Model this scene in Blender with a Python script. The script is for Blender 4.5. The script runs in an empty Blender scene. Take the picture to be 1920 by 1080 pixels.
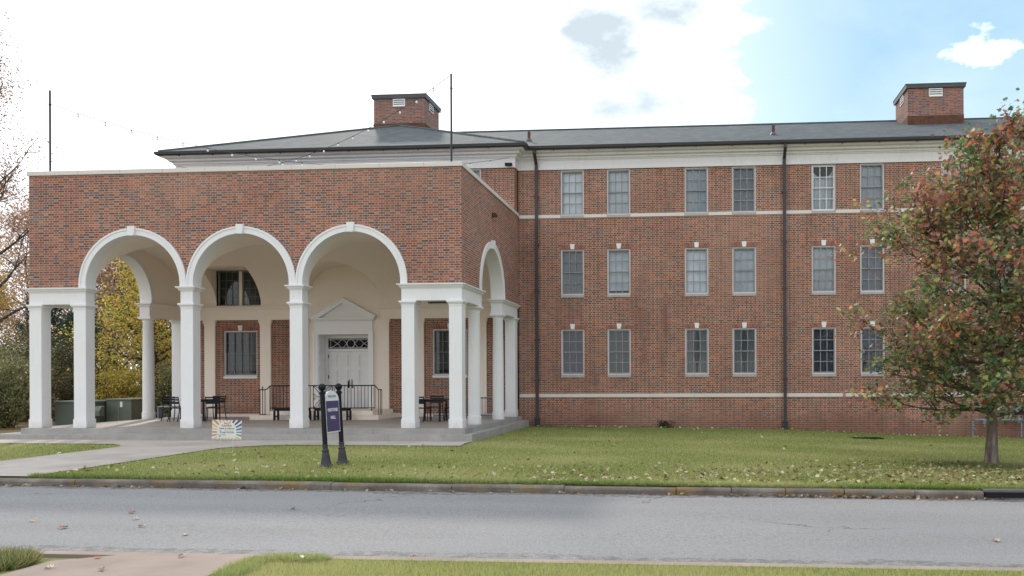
import bpy, bmesh, math, random
import numpy as np
from mathutils import Vector, Matrix
R = math.radians
random.seed(7); rng = np.random.default_rng(7)
scene = bpy.context.scene
COL = scene.collection

# ------------------------------------------------------------------ camera
EYE = 1.71
TH = math.atan((1307 - 1186) / 1593.0)
cam_d = bpy.data.cameras.new("camera")
cam = bpy.data.objects.new("camera", cam_d); COL.objects.link(cam)
cam_d.sensor_fit = 'HORIZONTAL'; cam_d.sensor_width = 36
cam_d.lens = 36 * 1593 / 1920
cam_d.shift_x = -(1186 - 960) / 1920
cam_d.shift_y = (708 - 540) / 1920
cam_d.clip_start = 0.1; cam_d.clip_end = 2000
cam.matrix_world = (Matrix.Translation((0, 0, EYE)) @ Matrix.Rotation(TH, 4, 'Z')
                    @ Matrix.Rotation(R(90), 4, 'X') @ Matrix.Rotation(-0.004, 4, 'Z'))
scene.camera = cam

# ------------------------------------------------------------------ world
SUN_EL, SUN_AZ = R(31), R(-23)          # azimuth from +Y, negative = to the left
w = bpy.data.worlds.new("World"); scene.world = w; w.use_nodes = True
nt = w.node_tree; nt.nodes.clear()
def wn(t): return nt.nodes.new(t)
out = wn('ShaderNodeOutputWorld'); bg = wn('ShaderNodeBackground')
sky = wn('ShaderNodeTexSky'); sky.sky_type = 'NISHITA'; sky.sun_disc = False
sky.sun_elevation = SUN_EL; sky.sun_rotation = SUN_AZ
sky.air_density = 1.0; sky.dust_density = 0.6; sky.ozone_density = 1.5
tc = wn('ShaderNodeTexCoord'); sp = wn('ShaderNodeSeparateXYZ')
nt.links.new(tc.outputs['Generated'], sp.inputs[0])
def wm(op, a, b=None, c=None, clamp=False):
    n = wn('ShaderNodeMath'); n.operation = op; n.use_clamp = clamp
    for i, v in enumerate((a, b, c)):
        if v is None: continue
        if hasattr(v, 'links'): nt.links.new(v, n.inputs[i])
        else: n.inputs[i].default_value = v
    return n.outputs[0]
X, Y, Z = sp.outputs
az = wm('ARCTAN2', X, Y)                                    # 0 = away from the viewer along +Y
el = wm('ARCSINE', Z)
nz = wn('ShaderNodeTexNoise'); nz.inputs['Scale'].default_value = 2.6; nz.inputs['Detail'].default_value = 9
nz.inputs['Roughness'].default_value = 0.56; nz.inputs['Distortion'].default_value = 0.3
mp = wn('ShaderNodeMapping'); mp.inputs['Location'].default_value = (1.7, .3, 2.1); mp.inputs['Scale'].default_value = (1, 1, 1.9)
nt.links.new(tc.outputs['Generated'], mp.inputs[0]); nt.links.new(mp.outputs[0], nz.inputs['Vector'])
nz2 = wn('ShaderNodeTexNoise'); nz2.inputs['Scale'].default_value = 9; nz2.inputs['Detail'].default_value = 8; nz2.inputs['Roughness'].default_value = .6
nt.links.new(mp.outputs[0], nz2.inputs['Vector'])
n1 = wm('SUBTRACT', nz.outputs['Fac'], .5); n2 = wm('SUBTRACT', nz2.outputs['Fac'], .5)
# the cloud bank: thick to the left, its ragged edge about 11 degrees right of +Y, open blue beyond
edge = wm('ADD', wm('MULTIPLY', wm('SUBTRACT', R(3.6), az), 7.5), wm('MULTIPLY', wm('SUBTRACT', R(17), el), .5))
field = wm('ADD', wm('ADD', edge, wm('MULTIPLY', n1, 1.0)), wm('MULTIPLY', n2, 1.25))
nz3 = wn('ShaderNodeTexNoise'); nz3.inputs['Scale'].default_value = 15; nz3.inputs['Detail'].default_value = 5; nz3.inputs['Roughness'].default_value = .5
nt.links.new(mp.outputs[0], nz3.inputs['Vector'])
field = wm('ADD', field, wm('MULTIPLY', wm('SUBTRACT', wm('ABSOLUTE', wm('SUBTRACT', nz3.outputs['Fac'], .5)), .08), -1.1))
bank = wm('ADD', wm('MULTIPLY', field, 3.2), .55, clamp=True)
haze_band = wm('MULTIPLY', wm('ADD', wm('MULTIPLY', edge, .55), .62, clamp=True), .75)
# clouds over the rest of the sky (behind the viewer and overhead)
rest = wm('MULTIPLY', wm('ADD', wm('MULTIPLY', wm('ADD', n1, .06), 5.5), .5, clamp=True), wm('MULTIPLY', wm('SUBTRACT', wm('ABSOLUTE', az), R(42)), 6.0, clamp=True))
# one small puff at the right
def lump(a0, e0, sa, se):
    da = wm('DIVIDE', wm('SUBTRACT', az, R(a0)), R(sa)); de = wm('DIVIDE', wm('SUBTRACT', el, R(e0)), R(se))
    return wm('SUBTRACT', 1.0, wm('ADD', wm('MULTIPLY', da, da), wm('MULTIPLY', de, de)))
p1 = wm('MULTIPLY', wm('ADD', lump(18.4, 20.0, 2.5, 1.7), wm('ADD', wm('MULTIPLY', n2, 8.5), -.55)), 1.3, clamp=True)
thin = wm('MULTIPLY', wm('ADD', n1, .12), .9, clamp=True)
mask = wm('MAXIMUM', wm('MAXIMUM', bank, wm('MULTIPLY', rest, .9)), wm('MAXIMUM', p1, wm('MAXIMUM', thin, wm('MULTIPLY', haze_band, .55))))
# grey hollows inside the bank
soft = wn('ShaderNodeTexNoise'); soft.inputs['Scale'].default_value = 4.2; soft.inputs['Detail'].default_value = 7; soft.inputs['Roughness'].default_value = .52
nt.links.new(mp.outputs[0], soft.inputs['Vector'])
sn = wm('SUBTRACT', soft.outputs['Fac'], .5)
def hollow(a0, e0, sa, se, wgt, nn):
    v = wm('ADD', lump(a0, e0, sa, se), wm('ADD', wm('MULTIPLY', sn, nn), wm('MULTIPLY', n2, nn * .45)))
    q = wn('ShaderNodeMapRange'); q.interpolation_type = 'SMOOTHERSTEP'; nt.links.new(v, q.inputs[0]); q.inputs[1].default_value = -.5; q.inputs[2].default_value = 2.9; q.inputs[3].default_value = 0; q.inputs[4].default_value = wgt
    return q.outputs[0]
h1 = hollow(-6.3, 21.7, 3.2, 3.0, 1.7, 6.5); h2 = hollow(-2.4, 25.2, 7.5, 3.4, 1.7, 6.5); h3 = hollow(-1.6, 17.6, 6.0, 2.6, 1.25, 6.5)
near_edge = wm('SUBTRACT', 1.0, wm('MULTIPLY', wm('ABSOLUTE', wm('SUBTRACT', az, R(-1.0))), 5.5), clamp=True)
h4 = wm('MULTIPLY', wm('MULTIPLY', wm('SUBTRACT', soft.outputs['Fac'], .47), 4.0, clamp=True), wm('MULTIPLY', near_edge, .55))
h5 = wm('MULTIPLY', wm('SUBTRACT', soft.outputs['Fac'], .56), 1.6, clamp=True)
hol = wm('MAXIMUM', wm('MAXIMUM', wm('MAXIMUM', h1, h2), h3), wm('MAXIMUM', h4, h5))
cc = wn('ShaderNodeMix'); cc.data_type = 'RGBA'
cc.inputs['A'].default_value = (12.4, 12.8, 13.4, 1); cc.inputs['B'].default_value = (5.6, 6.5, 7.1, 1)
nt.links.new(hol, cc.inputs['Factor'])
# pale the clear sky as thin high haze does
hz = wn('ShaderNodeMix'); hz.data_type = 'RGBA'; hz.inputs['Factor'].default_value = .65
hz.inputs['B'].default_value = (4.3, 7.0, 9.0, 1)
nt.links.new(sky.outputs[0], hz.inputs['A'])
mx = wn('ShaderNodeMix'); mx.data_type = 'RGBA'
nt.links.new(mask, mx.inputs['Factor']); nt.links.new(hz.outputs['Result'], mx.inputs['A']); nt.links.new(cc.outputs['Result'], mx.inputs['B'])
nt.links.new(mx.outputs['Result'], bg.inputs['Color'])
bg.inputs['Strength'].default_value = 0.1
nt.links.new(bg.outputs[0], out.inputs[0])

sun_d = bpy.data.lights.new("sun", 'SUN'); sun = bpy.data.objects.new("sun", sun_d); COL.objects.link(sun)
sun_d.energy = 1.5; sun_d.angle = R(2.6); sun_d.color = (1, .93, .82)
sdir = Vector((math.sin(SUN_AZ) * math.cos(SUN_EL), math.cos(SUN_AZ) * math.cos(SUN_EL), math.sin(SUN_EL)))
sun.rotation_euler = sdir.to_track_quat('Z', 'Y').to_euler()
scene.view_settings.view_transform = 'Standard'; scene.view_settings.look = 'None'
scene.view_settings.exposure = 0.31; scene.view_settings.gamma = 1
scene.cycles.max_bounces = 8; scene.cycles.diffuse_bounces = 4; scene.cycles.transparent_max_bounces = 12

# ------------------------------------------------------------------ object helpers
def tag(o, label=None, cat=None, group=None, kind=None):
    if label: o['label'] = label
    if cat: o['category'] = cat
    if group: o['group'] = group
    if kind: o['kind'] = kind
    return o
def empty(name, loc=(0, 0, 0), rz=0, **k):
    o = bpy.data.objects.new(name, None); o.location = loc; o.rotation_euler = (0, 0, rz)
    o.empty_display_size = .2; COL.objects.link(o); return tag(o, **k)
def copy_tree(o, parent=None):
    c = o.copy(); COL.objects.link(c); c.parent = parent
    for ch in list(o.children): copy_tree(ch, c)
    return c

class MB:
    def __init__(s): s.v = []; s.f = []
    def add(s, vs, fs):
        b = len(s.v); s.v += [tuple(p) for p in vs]; s.f += [tuple(i + b for i in f) for f in fs]; return s
    def box(s, x0, x1, y0, y1, z0, z1):
        return s.add([(x0,y0,z0),(x1,y0,z0),(x1,y1,z0),(x0,y1,z0),(x0,y0,z1),(x1,y0,z1),(x1,y1,z1),(x0,y1,z1)],
                     [(0,3,2,1),(4,5,6,7),(0,1,5,4),(1,2,6,5),(2,3,7,6),(3,0,4,7)])
    def quad(s, a, b, c, d): return s.add([a, b, c, d], [(0, 1, 2, 3)])
    def prism(s, poly, axis, a, b):
        """polygon (2-D) extruded along an axis: 'y' -> (x,z), 'x' -> (y,z), 'z' -> (x,y)"""
        def P(p, t): return {'y': (p[0], t, p[1]), 'x': (t, p[0], p[1]), 'z': (p[0], p[1], t)}[axis]
        n = len(poly)
        vs = [P(p, a) for p in poly] + [P(p, b) for p in poly]
        return s.add(vs, [tuple(range(n))[::-1], tuple(range(n, 2 * n))] + [(i, (i + 1) % n, n + (i + 1) % n, n + i) for i in range(n)])
    def tube(s, pts, r, n=8, caps=True):
        pts = [Vector(p) for p in pts]; rs = r if isinstance(r, (list, tuple)) else [r] * len(pts)
        vs = []; fs = []; prev = None
        for i, p in enumerate(pts):
            t = (pts[min(i + 1, len(pts) - 1)] - pts[max(i - 1, 0)]).normalized()
            if prev is None: u = t.orthogonal().normalized()
            else:
                u = prev - t * prev.dot(t)
                u = u.normalized() if u.length > 1e-6 else t.orthogonal().normalized()
            prev = u; v = t.cross(u)
            for k in range(n):
                a = 2 * math.pi * k / n; vs.append(p + (u * math.cos(a) + v * math.sin(a)) * rs[i])
        for i in range(len(pts) - 1):
            for k in range(n):
                fs.append((i*n+k, i*n+(k+1) % n, (i+1)*n+(k+1) % n, (i+1)*n+k))
        if caps: fs.append(tuple(range(n))[::-1]); fs.append(tuple((len(pts)-1)*n+k for k in range(n)))
        return s.add(vs, fs)
    def lathe(s, prof, x=0, y=0, n=24):
        vs = []; fs = []
        for r, z in prof:
            for k in range(n):
                a = 2*math.pi*k/n; vs.append((x+r*math.cos(a), y+r*math.sin(a), z))
        for i in range(len(prof)-1):
            for k in range(n): fs.append((i*n+k, i*n+(k+1) % n, (i+1)*n+(k+1) % n, (i+1)*n+k))
        fs.append(tuple(range(n))[::-1]); fs.append(tuple((len(prof)-1)*n+k for k in range(n)))
        return s.add(vs, fs)
    def mould(s, path, prof, closed=False):
        """sweep a profile [(out,z)] along a plan path, mitred; 'out' is to the right of travel"""
        n = len(path); P = [Vector((p[0], p[1])) for p in path]; vs = []
        for i in range(n):
            d0 = (P[i] - P[i-1]) if (i > 0 or closed) else None
            d1 = (P[(i+1) % n] - P[i]) if (i < n-1 or closed) else None
            if d0 is None: d0 = d1
            if d1 is None: d1 = d0
            d0 = d0.normalized(); d1 = d1.normalized()
            n0 = Vector((d0.y, -d0.x)); n1 = Vector((d1.y, -d1.x)); m = (n0 + n1)
            m = m / max(m.dot(n0), .2) if m.length > 1e-5 else n0
            for o, z in prof: q = P[i] + m * o; vs.append((q.x, q.y, z))
        k = len(prof); fs = []
        for i in range(n if closed else n - 1):
            j = (i+1) % n
            for a in range(k): b = (a+1) % k; fs.append((i*k+a, j*k+a, j*k+b, i*k+b))
        if not closed: fs.append(tuple(range(k))); fs.append(tuple((n-1)*k+a for a in range(k))[::-1])
        return s.add(vs, fs)
    def build(s, name, mat=None, parent=None, smooth=False, recalc=True, **k):
        me = bpy.data.meshes.new(name); me.from_pydata(s.v, [], s.f); me.update()
        if recalc:
            bm = bmesh.new(); bm.from_mesh(me); bmesh.ops.recalc_face_normals(bm, faces=bm.faces); bm.to_mesh(me); bm.free()
        if mat: me.materials.append(mat)
        if smooth:
            me.shade_smooth()
            try: me.set_sharp_from_angle(angle=R(35))
            except Exception: pass
        o = bpy.data.objects.new(name, me); COL.objects.link(o); o.parent = parent
        return tag(o, **k)

# ------------------------------------------------------------------ materials
class NT:
    def __init__(s, name):
        s.m = bpy.data.materials.new(name); s.m.use_nodes = True; s.t = s.m.node_tree; s.t.nodes.clear()
        s.out = s.n('ShaderNodeOutputMaterial'); s.geo = s.n('ShaderNodeNewGeometry')
        s.p = s.n('ShaderNodeBsdfPrincipled'); s.l(s.p.outputs[0], s.out.inputs[0])
    def n(s, t): return s.t.nodes.new(t)
    def l(s, a, b): s.t.links.new(a, b)
    def put(s, sock, v):
        if v is None: return
        if hasattr(v, 'links'): s.l(v, sock)
        else: sock.default_value = (tuple(v) + (1,)) if isinstance(v, (tuple, list)) and len(v) == 3 and sock.type == 'RGBA' else v
    def m_(s, op, a, b=None, c=None, clamp=False):
        n = s.n('ShaderNodeMath'); n.operation = op; n.use_clamp = clamp
        for i, v in enumerate((a, b, c)): s.put(n.inputs[i], v)
        return n.outputs[0]
    def noise(s, scale, detail=4, rough=.55, vec=None, sc=None):
        n = s.n('ShaderNodeTexNoise'); n.inputs['Scale'].default_value = scale; n.inputs['Detail'].default_value = detail; n.inputs['Roughness'].default_value = rough
        v = vec or s.geo.outputs['Position']
        if sc:
            mp = s.n('ShaderNodeMapping'); mp.inputs['Scale'].default_value = sc; s.l(v, mp.inputs[0]); v = mp.outputs[0]
        s.l(v, n.inputs['Vector']); return n.outputs['Fac']
    def ramp(s, fac, stops, const=False):
        r = s.n('ShaderNodeValToRGB'); s.l(fac, r.inputs[0])
        cr = r.color_ramp; cr.interpolation = 'CONSTANT' if const else 'LINEAR'
        while len(cr.elements) < len(stops): cr.elements.new(.5)
        for e, (p, c) in zip(cr.elements, stops): e.position = p; e.color = tuple(c) + (1,)
        return r.outputs[0]
    def mix(s, f, a, b, mode='MIX'):
        n = s.n('ShaderNodeMix'); n.data_type = 'RGBA'; n.blend_type = mode
        s.put(n.inputs['Factor'], f); s.put(n.inputs['A'], a); s.put(n.inputs['B'], b); return n.outputs['Result']
    def range(s, v, a, b, c=0, d=1):
        n = s.n('ShaderNodeMapRange'); s.put(n.inputs[0], v)
        for i, q in enumerate((a, b, c, d)): n.inputs[i+1].default_value = q
        return n.outputs[0]
    def bump(s, h, strength=.3, dist=.02):
        b = s.n('ShaderNodeBump'); b.inputs['Strength'].default_value = strength; b.inputs['Distance'].default_value = dist
        s.l(h, b.inputs['Height']); s.l(b.outputs[0], s.p.inputs['Normal'])
    def fin(s, col, rough=.6, spec=.3, metal=0):
        s.put(s.p.inputs['Base Color'], col); s.put(s.p.inputs['Roughness'], rough)
        s.p.inputs['Specular IOR Level'].default_value = spec; s.p.inputs['Metallic'].default_value = metal
        return s.m

def simple(name, col, rough=.55, spec=.35, var=.12, scale=3.0, metal=0, bump=0):
    k = NT(name); f = k.noise(scale, 5); f2 = k.noise(scale * 11, 3)
    f = k.m_('ADD', k.m_('MULTIPLY', f, .65), k.m_('MULTIPLY', f2, .35))
    a = tuple(c * (1 - var) for c in col); b = tuple(min(1, c * (1 + var)) for c in col)
    if bump: k.bump(f2, bump, .01)
    return k.fin(k.ramp(f, [(.3, a), (.7, b)]), rough, spec, metal)

def brick(name, stretch, header, mortar, joint=.011, grime=False):
    k = NT(name); sep = k.n('ShaderNodeSeparateXYZ'); k.l(k.geo.outputs['Position'], sep.inputs[0])
    sn = k.n('ShaderNodeSeparateXYZ'); k.l(k.geo.outputs['True Normal'], sn.inputs[0])
    sideX = k.m_('GREATER_THAN', k.m_('ABSOLUTE', sn.outputs[0]), .6)
    u = k.m_('ADD', k.m_('MULTIPLY', sep.outputs[0], k.m_('SUBTRACT', 1, sideX)), k.m_('MULTIPLY', sep.outputs[1], sideX))
    CH, P = .0677, .3110
    vr = k.m_('DIVIDE', k.m_('ADD', sep.outputs[2], 10.0), CH); row = k.m_('FLOOR', vr); vf = k.m_('FRACT', vr)
    # small wander of each brick so that courses are not ruled lines
    uo = k.m_('ADD', k.m_('DIVIDE', u, P), k.m_('MULTIPLY', row, .5)); uo = k.m_('ADD', uo, 1000.0)
    cell = k.m_('FLOOR', uo); uf = k.m_('FRACT', uo)
    isH = k.m_('GREATER_THAN', uf, .667)
    wS, wH = P * .667, P * .333
    lu = k.m_('SUBTRACT', k.m_('MULTIPLY', uf, P), k.m_('MULTIPLY', isH, wS))
    L = k.m_('SUBTRACT', wS, k.m_('MULTIPLY', isH, wS - wH))
    du = k.m_('MINIMUM', lu, k.m_('SUBTRACT', L, lu))
    dv = k.m_('MULTIPLY', k.m_('MINIMUM', vf, k.m_('SUBTRACT', 1, vf)), CH)
    mort = k.m_('LESS_THAN', k.m_('MINIMUM', du, dv), joint / 2)
    cv = k.n('ShaderNodeCombineXYZ'); k.l(cell, cv.inputs[0]); k.l(row, cv.inputs[1]); k.l(k.m_('ADD', isH, k.m_('MULTIPLY', sideX, 7)), cv.inputs[2])
    wn_ = k.n('ShaderNodeTexWhiteNoise'); wn_.noise_dimensions = '3D'; k.l(cv.outputs[0], wn_.inputs['Vector'])
    def stops(lst):
        t = 0; o = []
        for wgt, c in lst: o.append((t, c)); t += wgt
        return o
    cs = k.ramp(wn_.outputs['Value'], stops(stretch), True); ch = k.ramp(wn_.outputs['Value'], stops(header), True)
    c = k.mix(isH, cs, ch)
    sepc = k.n('ShaderNodeSeparateColor'); k.l(wn_.outputs['Color'], sepc.inputs[0])
    val = k.range(sepc.outputs[1], 0, 1, .64, 1.30)
    hs = k.n('ShaderNodeHueSaturation'); k.l(c, hs.inputs['Color']); k.l(val, hs.inputs['Value']); c = hs.outputs[0]
    fine = k.noise(60, 3); c = k.mix(k.m_('MULTIPLY', fine, .35), c, (.12, .06, .05))
    mt = k.ramp(k.noise(2.2, 4), [(.3, tuple(q * .86 for q in mortar)), (.7, mortar)])
    c = k.mix(mort, c, mt)
    if grime:
        # earth splashed up the foot of the wall, and streaks washed down below the sills
        gz = k.m_('SUBTRACT', .62, sep.outputs[2]); g = k.m_('ADD', k.m_('MULTIPLY', gz, 1.5), k.m_('MULTIPLY', k.m_('SUBTRACT', k.noise(1.1, 5), .5), 2.2), clamp=True)
        c = k.mix(k.m_('MULTIPLY', g, .62), c, (.17, .085, .06))
        st = k.noise(1.0, 6, .6, sc=(2.2, 2.2, .35)); c = k.mix(k.range(st, .52, .72, 0, .5), c, (.12, .07, .06))
    lg = k.noise(.45, 6, .62); c = k.mix(k.range(lg, .40, .68, 0, .34), c, (.17, .075, .055)); lh = k.noise(.3, 5); c = k.mix(k.range(lh, .5, .72, 0, .25), c, (.42, .27, .20))
    return k.fin(c, .85, .2)

RED = (.375, .118, .070); RED2 = (.320, .094, .058); DRED = (.215, .062, .042); BLUE = (.128, .092, .108); BUFF = (.36, .20, .14); ORG = (.36, .15, .085); DRK = (.070, .050, .055); BRN = (.20, .115, .09)
M_BP = brick('brick_portico', [(.34, RED), (.22, RED2), (.09, ORG), (.13, BRN), (.22, BLUE)], [(.26, RED), (.22, BUFF), (.24, BRN), (.10, ORG), (.18, BLUE)], (.50, .395, .315), .0150)
M_BW = brick('brick_wing', [(.34, RED2), (.28, DRED), (.16, RED), (.16, BLUE), (.06, BRN)], [(.26, DRED), (.20, RED2), (.34, DRK), (.20, BRN)], (.57, .43, .315), .0165, True)
M_BC = brick('brick_chimney', [(.4, RED), (.3, BRN), (.3, BLUE)], [(.4, BRN), (.3, RED), (.3, BLUE)], (.42, .33, .28), .014)

def white_paint(name, col, dirt=.25):
    k = NT(name); a = k.noise(.9, 6, .6); b = k.noise(7, 5, .6, sc=(1, 1, .25))
    f = k.m_('ADD', k.m_('MULTIPLY', a, .6), k.m_('MULTIPLY', b, .4))
    c = k.mix(k.range(f, .5, .75, 0, dirt), col, tuple(q * .72 for q in col)); c = k.mix(k.range(k.noise(28, 3), .62, .75, 0, dirt * .8), c, (.45, .40, .34))
    sz = k.n('ShaderNodeSeparateXYZ'); k.l(k.geo.outputs['Position'], sz.inputs[0]); ft = k.m_('ADD', k.m_('MULTIPLY', k.m_('SUBTRACT', .50, sz.outputs[2]), 2.2), k.m_('MULTIPLY', k.m_('SUBTRACT', k.noise(5, 6, .65), .5), 1.6), clamp=True)
    c = k.mix(k.m_('MULTIPLY', ft, .55), c, (.36, .30, .25)); rn = k.noise(3.5, 6, .65, sc=(3, 3, .3)); c = k.mix(k.range(rn, .58, .72, 0, dirt * .7), c, (.50, .46, .41))
    return k.fin(c, .5, .35)
M_WHITE = white_paint('white_masonry_paint', (.76, .748, .748), .24)
M_TRIM = white_paint('weathered_white_wood', (.73, .70, .705), .55)
M_CREAM = white_paint('cream_plaster', (.88, .765, .665), .16)
M_LIME = white_paint('limestone', (.66, .61, .56), .4)
M_SILL = white_paint('stained_sill_stone', (.40, .375, .355), .8)
M_DOORW = white_paint('doorway_paint', (.86, .845, .84), .12)
M_DOOR = simple('door_paint', (.82, .81, .81), .45, .4, .04)
M_BLACK = simple('black_iron', (.009, .009, .012), .5, .22, .3, 9)
M_CHAIR = simple('charcoal_metal', (.012, .013, .018), .5, .25, .25, 6)
M_GUT = simple('gutter_bronze', (.028, .024, .028), .4, .5, .25, 4)
M_DSP = simple('downspout_bronze', (.050, .036, .040), .5, .4, .35, 1.4)
M_GREYM = simple('grey_metal', (.17, .19, .21), .5, .4, .15, 6)
M_GAS = simple('grey_gas_pipe', (.17, .205, .245), .45, .45, .25, 7)
M_BOX = simple('utility_green', (.125, .145, .115), .5, .4, .12, 2)
M_BOXL = simple('utility_lid', (.20, .225, .20), .45, .4, .1, 2)
M_RUST = simple('rusty_vent', (.12, .055, .035), .8, .2, .4, 6)
M_CAP = simple('chimney_cap_metal', (.075, .08, .09), .45, .4, .2, 3)
M_LOUV = simple('white_louvre', (.78, .77, .76), .5, .3, .06)
M_DARK = simple('dark_void', (.02, .02, .022), .8, .1, .2)
M_FRAME = white_paint('window_frame_paint', (.66, .635, .63), .5)
M_SASH = simple('sash_grey', (.27, .265, .275), .5, .4, .15, 6)
M_SASHL = simple('sash_slate', (.25, .24, .245), .5, .4, .15, 6)
M_SASHD = simple('sash_dark', (.15, .148, .145), .5, .4, .2, 6)
M_SASHW = simple('sash_white', (.66, .66, .67), .5, .4, .08, 6)
M_SIGNP = simple('sign_purple', (.075, .058, .150), .4, .4, .08, 5)
M_SIGNW = simple('sign_white', (.74, .74, .77), .4, .4, .04, 5)
M_POLE = simple('maroon_pole', (.05, .012, .018), .45, .4, .2)
M_POLE2 = simple('dark_pole', (.022, .022, .026), .45, .4, .2)
M_WIRE = simple('white_wire', (.55, .62, .55), .4, .5, .05)

k = NT('concrete_steps')
f = k.noise(1.3, 6); g = k.noise(45, 4, .7)
c = k.ramp(f, [(.3, (.30, .285, .27)), (.7, (.42, .40, .375))]); c = k.mix(k.range(g, .42, .62, 0, .35), c, (.20, .19, .185)); c = k.mix(k.range(k.noise(3, 6), .58, .75, 0, .5), c, (.22, .20, .18))
k.bump(g, .3, .006); M_STEP = k.fin(c, .85, .2)
k = NT('porch_floor')
f = k.noise(.8, 6, .6, sc=(1, 3, 1)); c = k.ramp(f, [(.3, (.27, .225, .195)), (.7, (.44, .39, .355))]); c = k.mix(k.range(k.noise(40, 3), .5, .7, 0, .2), c, (.14, .12, .10))
M_FLOOR = k.fin(c, .6, .35)
k = NT('sidewalk_concrete')
f = k.noise(.7, 7, .62); g = k.noise(70, 3, .7); c = k.ramp(f, [(.28, (.33, .29, .26)), (.55, (.46, .41, .37)), (.75, (.52, .465, .42))])
c = k.mix(k.range(g, .5, .7, 0, .25), c, (.24, .20, .17)); c = k.mix(k.range(k.noise(5, 6), .60, .75, 0, .4), c, (.22, .18, .15))
k.bump(g, .25, .004); M_WALK = k.fin(c, .85, .2)
k = NT('apron_concrete')
f = k.noise(.9, 7, .62); g = k.noise(90, 3, .7); c = k.ramp(f, [(.28, (.27, .205, .17)), (.7, (.38, .305, .26))])
c = k.mix(k.range(g, .5, .7, 0, .22), c, (.26, .19, .15)); c = k.mix(k.range(k.noise(6, 6), .62, .75, 0, .4), c, (.27, .20, .16))
k.bump(g, .25, .004); M_APR = k.fin(c, .85, .2)
k = NT('asphalt')
f = k.noise(.28, 6, .6, sc=(.5, 1.6, 1)); g = k.noise(34, 4, .8); gg = k.noise(62, 3, .8)
c = k.ramp(f, [(.3, (.235, .228, .225)), (.7, (.280, .273, .268))])
c = k.mix(k.range(g, .36, .52, .65, 0), c, (.055, .055, .065)); c = k.mix(k.range(gg, .54, .68, 0, .8), c, (.45, .44, .44))
spr = k.n('ShaderNodeSeparateXYZ'); k.l(k.geo.outputs['Position'], spr.inputs[0]); yw = k.m_('ADD', spr.outputs[1], k.m_('MULTIPLY', k.m_('SUBTRACT', k.noise(.5, 4), .5), .9))
trk = k.m_('MULTIPLY', k.m_('ADD', k.m_('SINE', k.m_('MULTIPLY', yw, 4.1)), 1), .11); c = k.mix(trk, c, (.30, .295, .30))
kg = k.m_('MULTIPLY', k.m_('GREATER_THAN', k.m_('ADD', yw, k.m_('MULTIPLY', spr.outputs[0], .0165)), 13.62), k.range(k.noise(9, 5, .7), .40, .6, 0, .8)); c = k.mix(kg, c, (.10, .085, .07))
ng = k.m_('MULTIPLY', k.m_('LESS_THAN', yw, 9.12), k.range(k.noise(7, 5, .7), .42, .6, 0, .6)); c = k.mix(ng, c, (.09, .085, .085))
ptc = k.range(k.noise(.22, 2, .4, sc=(.45, 1.2, 1)), .52, .535, 0, .07); c = k.mix(ptc, c, (.10, .105, .125))
oil = k.noise(1.5, 5, .6, sc=(.6, 2.5, 1)); c = k.mix(k.range(oil, .66, .76, 0, .4), c, (.09, .09, .10))
vor = k.n('ShaderNodeTexVoronoi'); vor.feature = 'DISTANCE_TO_EDGE'; vor.inputs['Scale'].default_value = .33
mpn = k.n('ShaderNodeMapping'); mpn.inputs['Scale'].default_value = (.75, 1, 1); k.l(k.geo.outputs['Position'], mpn.inputs[0])
nzv = k.n('ShaderNodeTexNoise'); nzv.inputs['Scale'].default_value = 3; nzv.inputs['Detail'].default_value = 6; k.l(mpn.outputs[0], nzv.inputs['Vector'])
mxv = k.n('ShaderNodeMix'); mxv.data_type = 'RGBA'; mxv.blend_type = 'LINEAR_LIGHT'; mxv.inputs['Factor'].default_value = .35
k.l(mpn.outputs[0], mxv.inputs['A']); k.l(nzv.outputs['Color'], mxv.inputs['B']); k.l(mxv.outputs['Result'], vor.inputs['Vector'])
crk = k.m_('MULTIPLY', k.m_('LESS_THAN', vor.outputs['Distance'], .0045), k.range(k.noise(.5, 3), .54, .62, 0, .6)); c = k.mix(crk, c, (.045, .045, .05))
k.bump(k.m_('ADD', g, gg), .6, .006); M_ROAD = k.fin(c, .8, .25)
k = NT('kerb_stone')
f = k.noise(2.3, 7, .65); g = k.noise(40, 4, .7); c = k.ramp(f, [(.28, (.11, .095, .082)), (.5, (.185, .158, .132)), (.72, (.29, .26, .23))])
c = k.mix(k.range(k.noise(1.5, 6, .65), .50, .64, 0, .7), c, (.27, .165, .050)); c = k.mix(k.range(g, .5, .7, 0, .5), c, (.07, .06, .055))
k.bump(g, .5, .01); M_KERB = k.fin(c, .9, .15)

k = NT('lawn_soil')
f = k.noise(.35, 6, .6, sc=(.6, 1.4, 1)); g = k.noise(16, 5, .7); sepg = k.n('ShaderNodeSeparateXYZ'); k.l(k.geo.outputs['Position'], sepg.inputs[0])
c = k.ramp(f, [(.3, (.19, .225, .062)), (.5, (.29, .295, .105)), (.72, (.38, .36, .15))])
c = k.mix(k.range(g, .35, .65, .55, 0), c, (.045, .062, .014)); c = k.mix(k.range(k.noise(5, 6), .60, .75, 0, .5), c, (.25, .22, .10))
far = k.m_('MULTIPLY', k.m_('LESS_THAN', sepg.outputs[0], -21.5), k.range(k.noise(.4, 5), .35, .5)); c = k.mix(k.m_('MULTIPLY', far, .85), c, (.16, .095, .05))
dirt = k.m_('MULTIPLY', k.range(k.noise(2.0, 6), .40, .55), k.m_('GREATER_THAN', sepg.outputs[1], 30.35)); dirt = k.m_('MULTIPLY', dirt, k.m_('LESS_THAN', sepg.outputs[0], -3.5)); c = k.mix(dirt, c, (.15, .085, .055))
k.bump(g, .7, .03); M_LAWN = k.fin(c, .9, .12)

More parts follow.
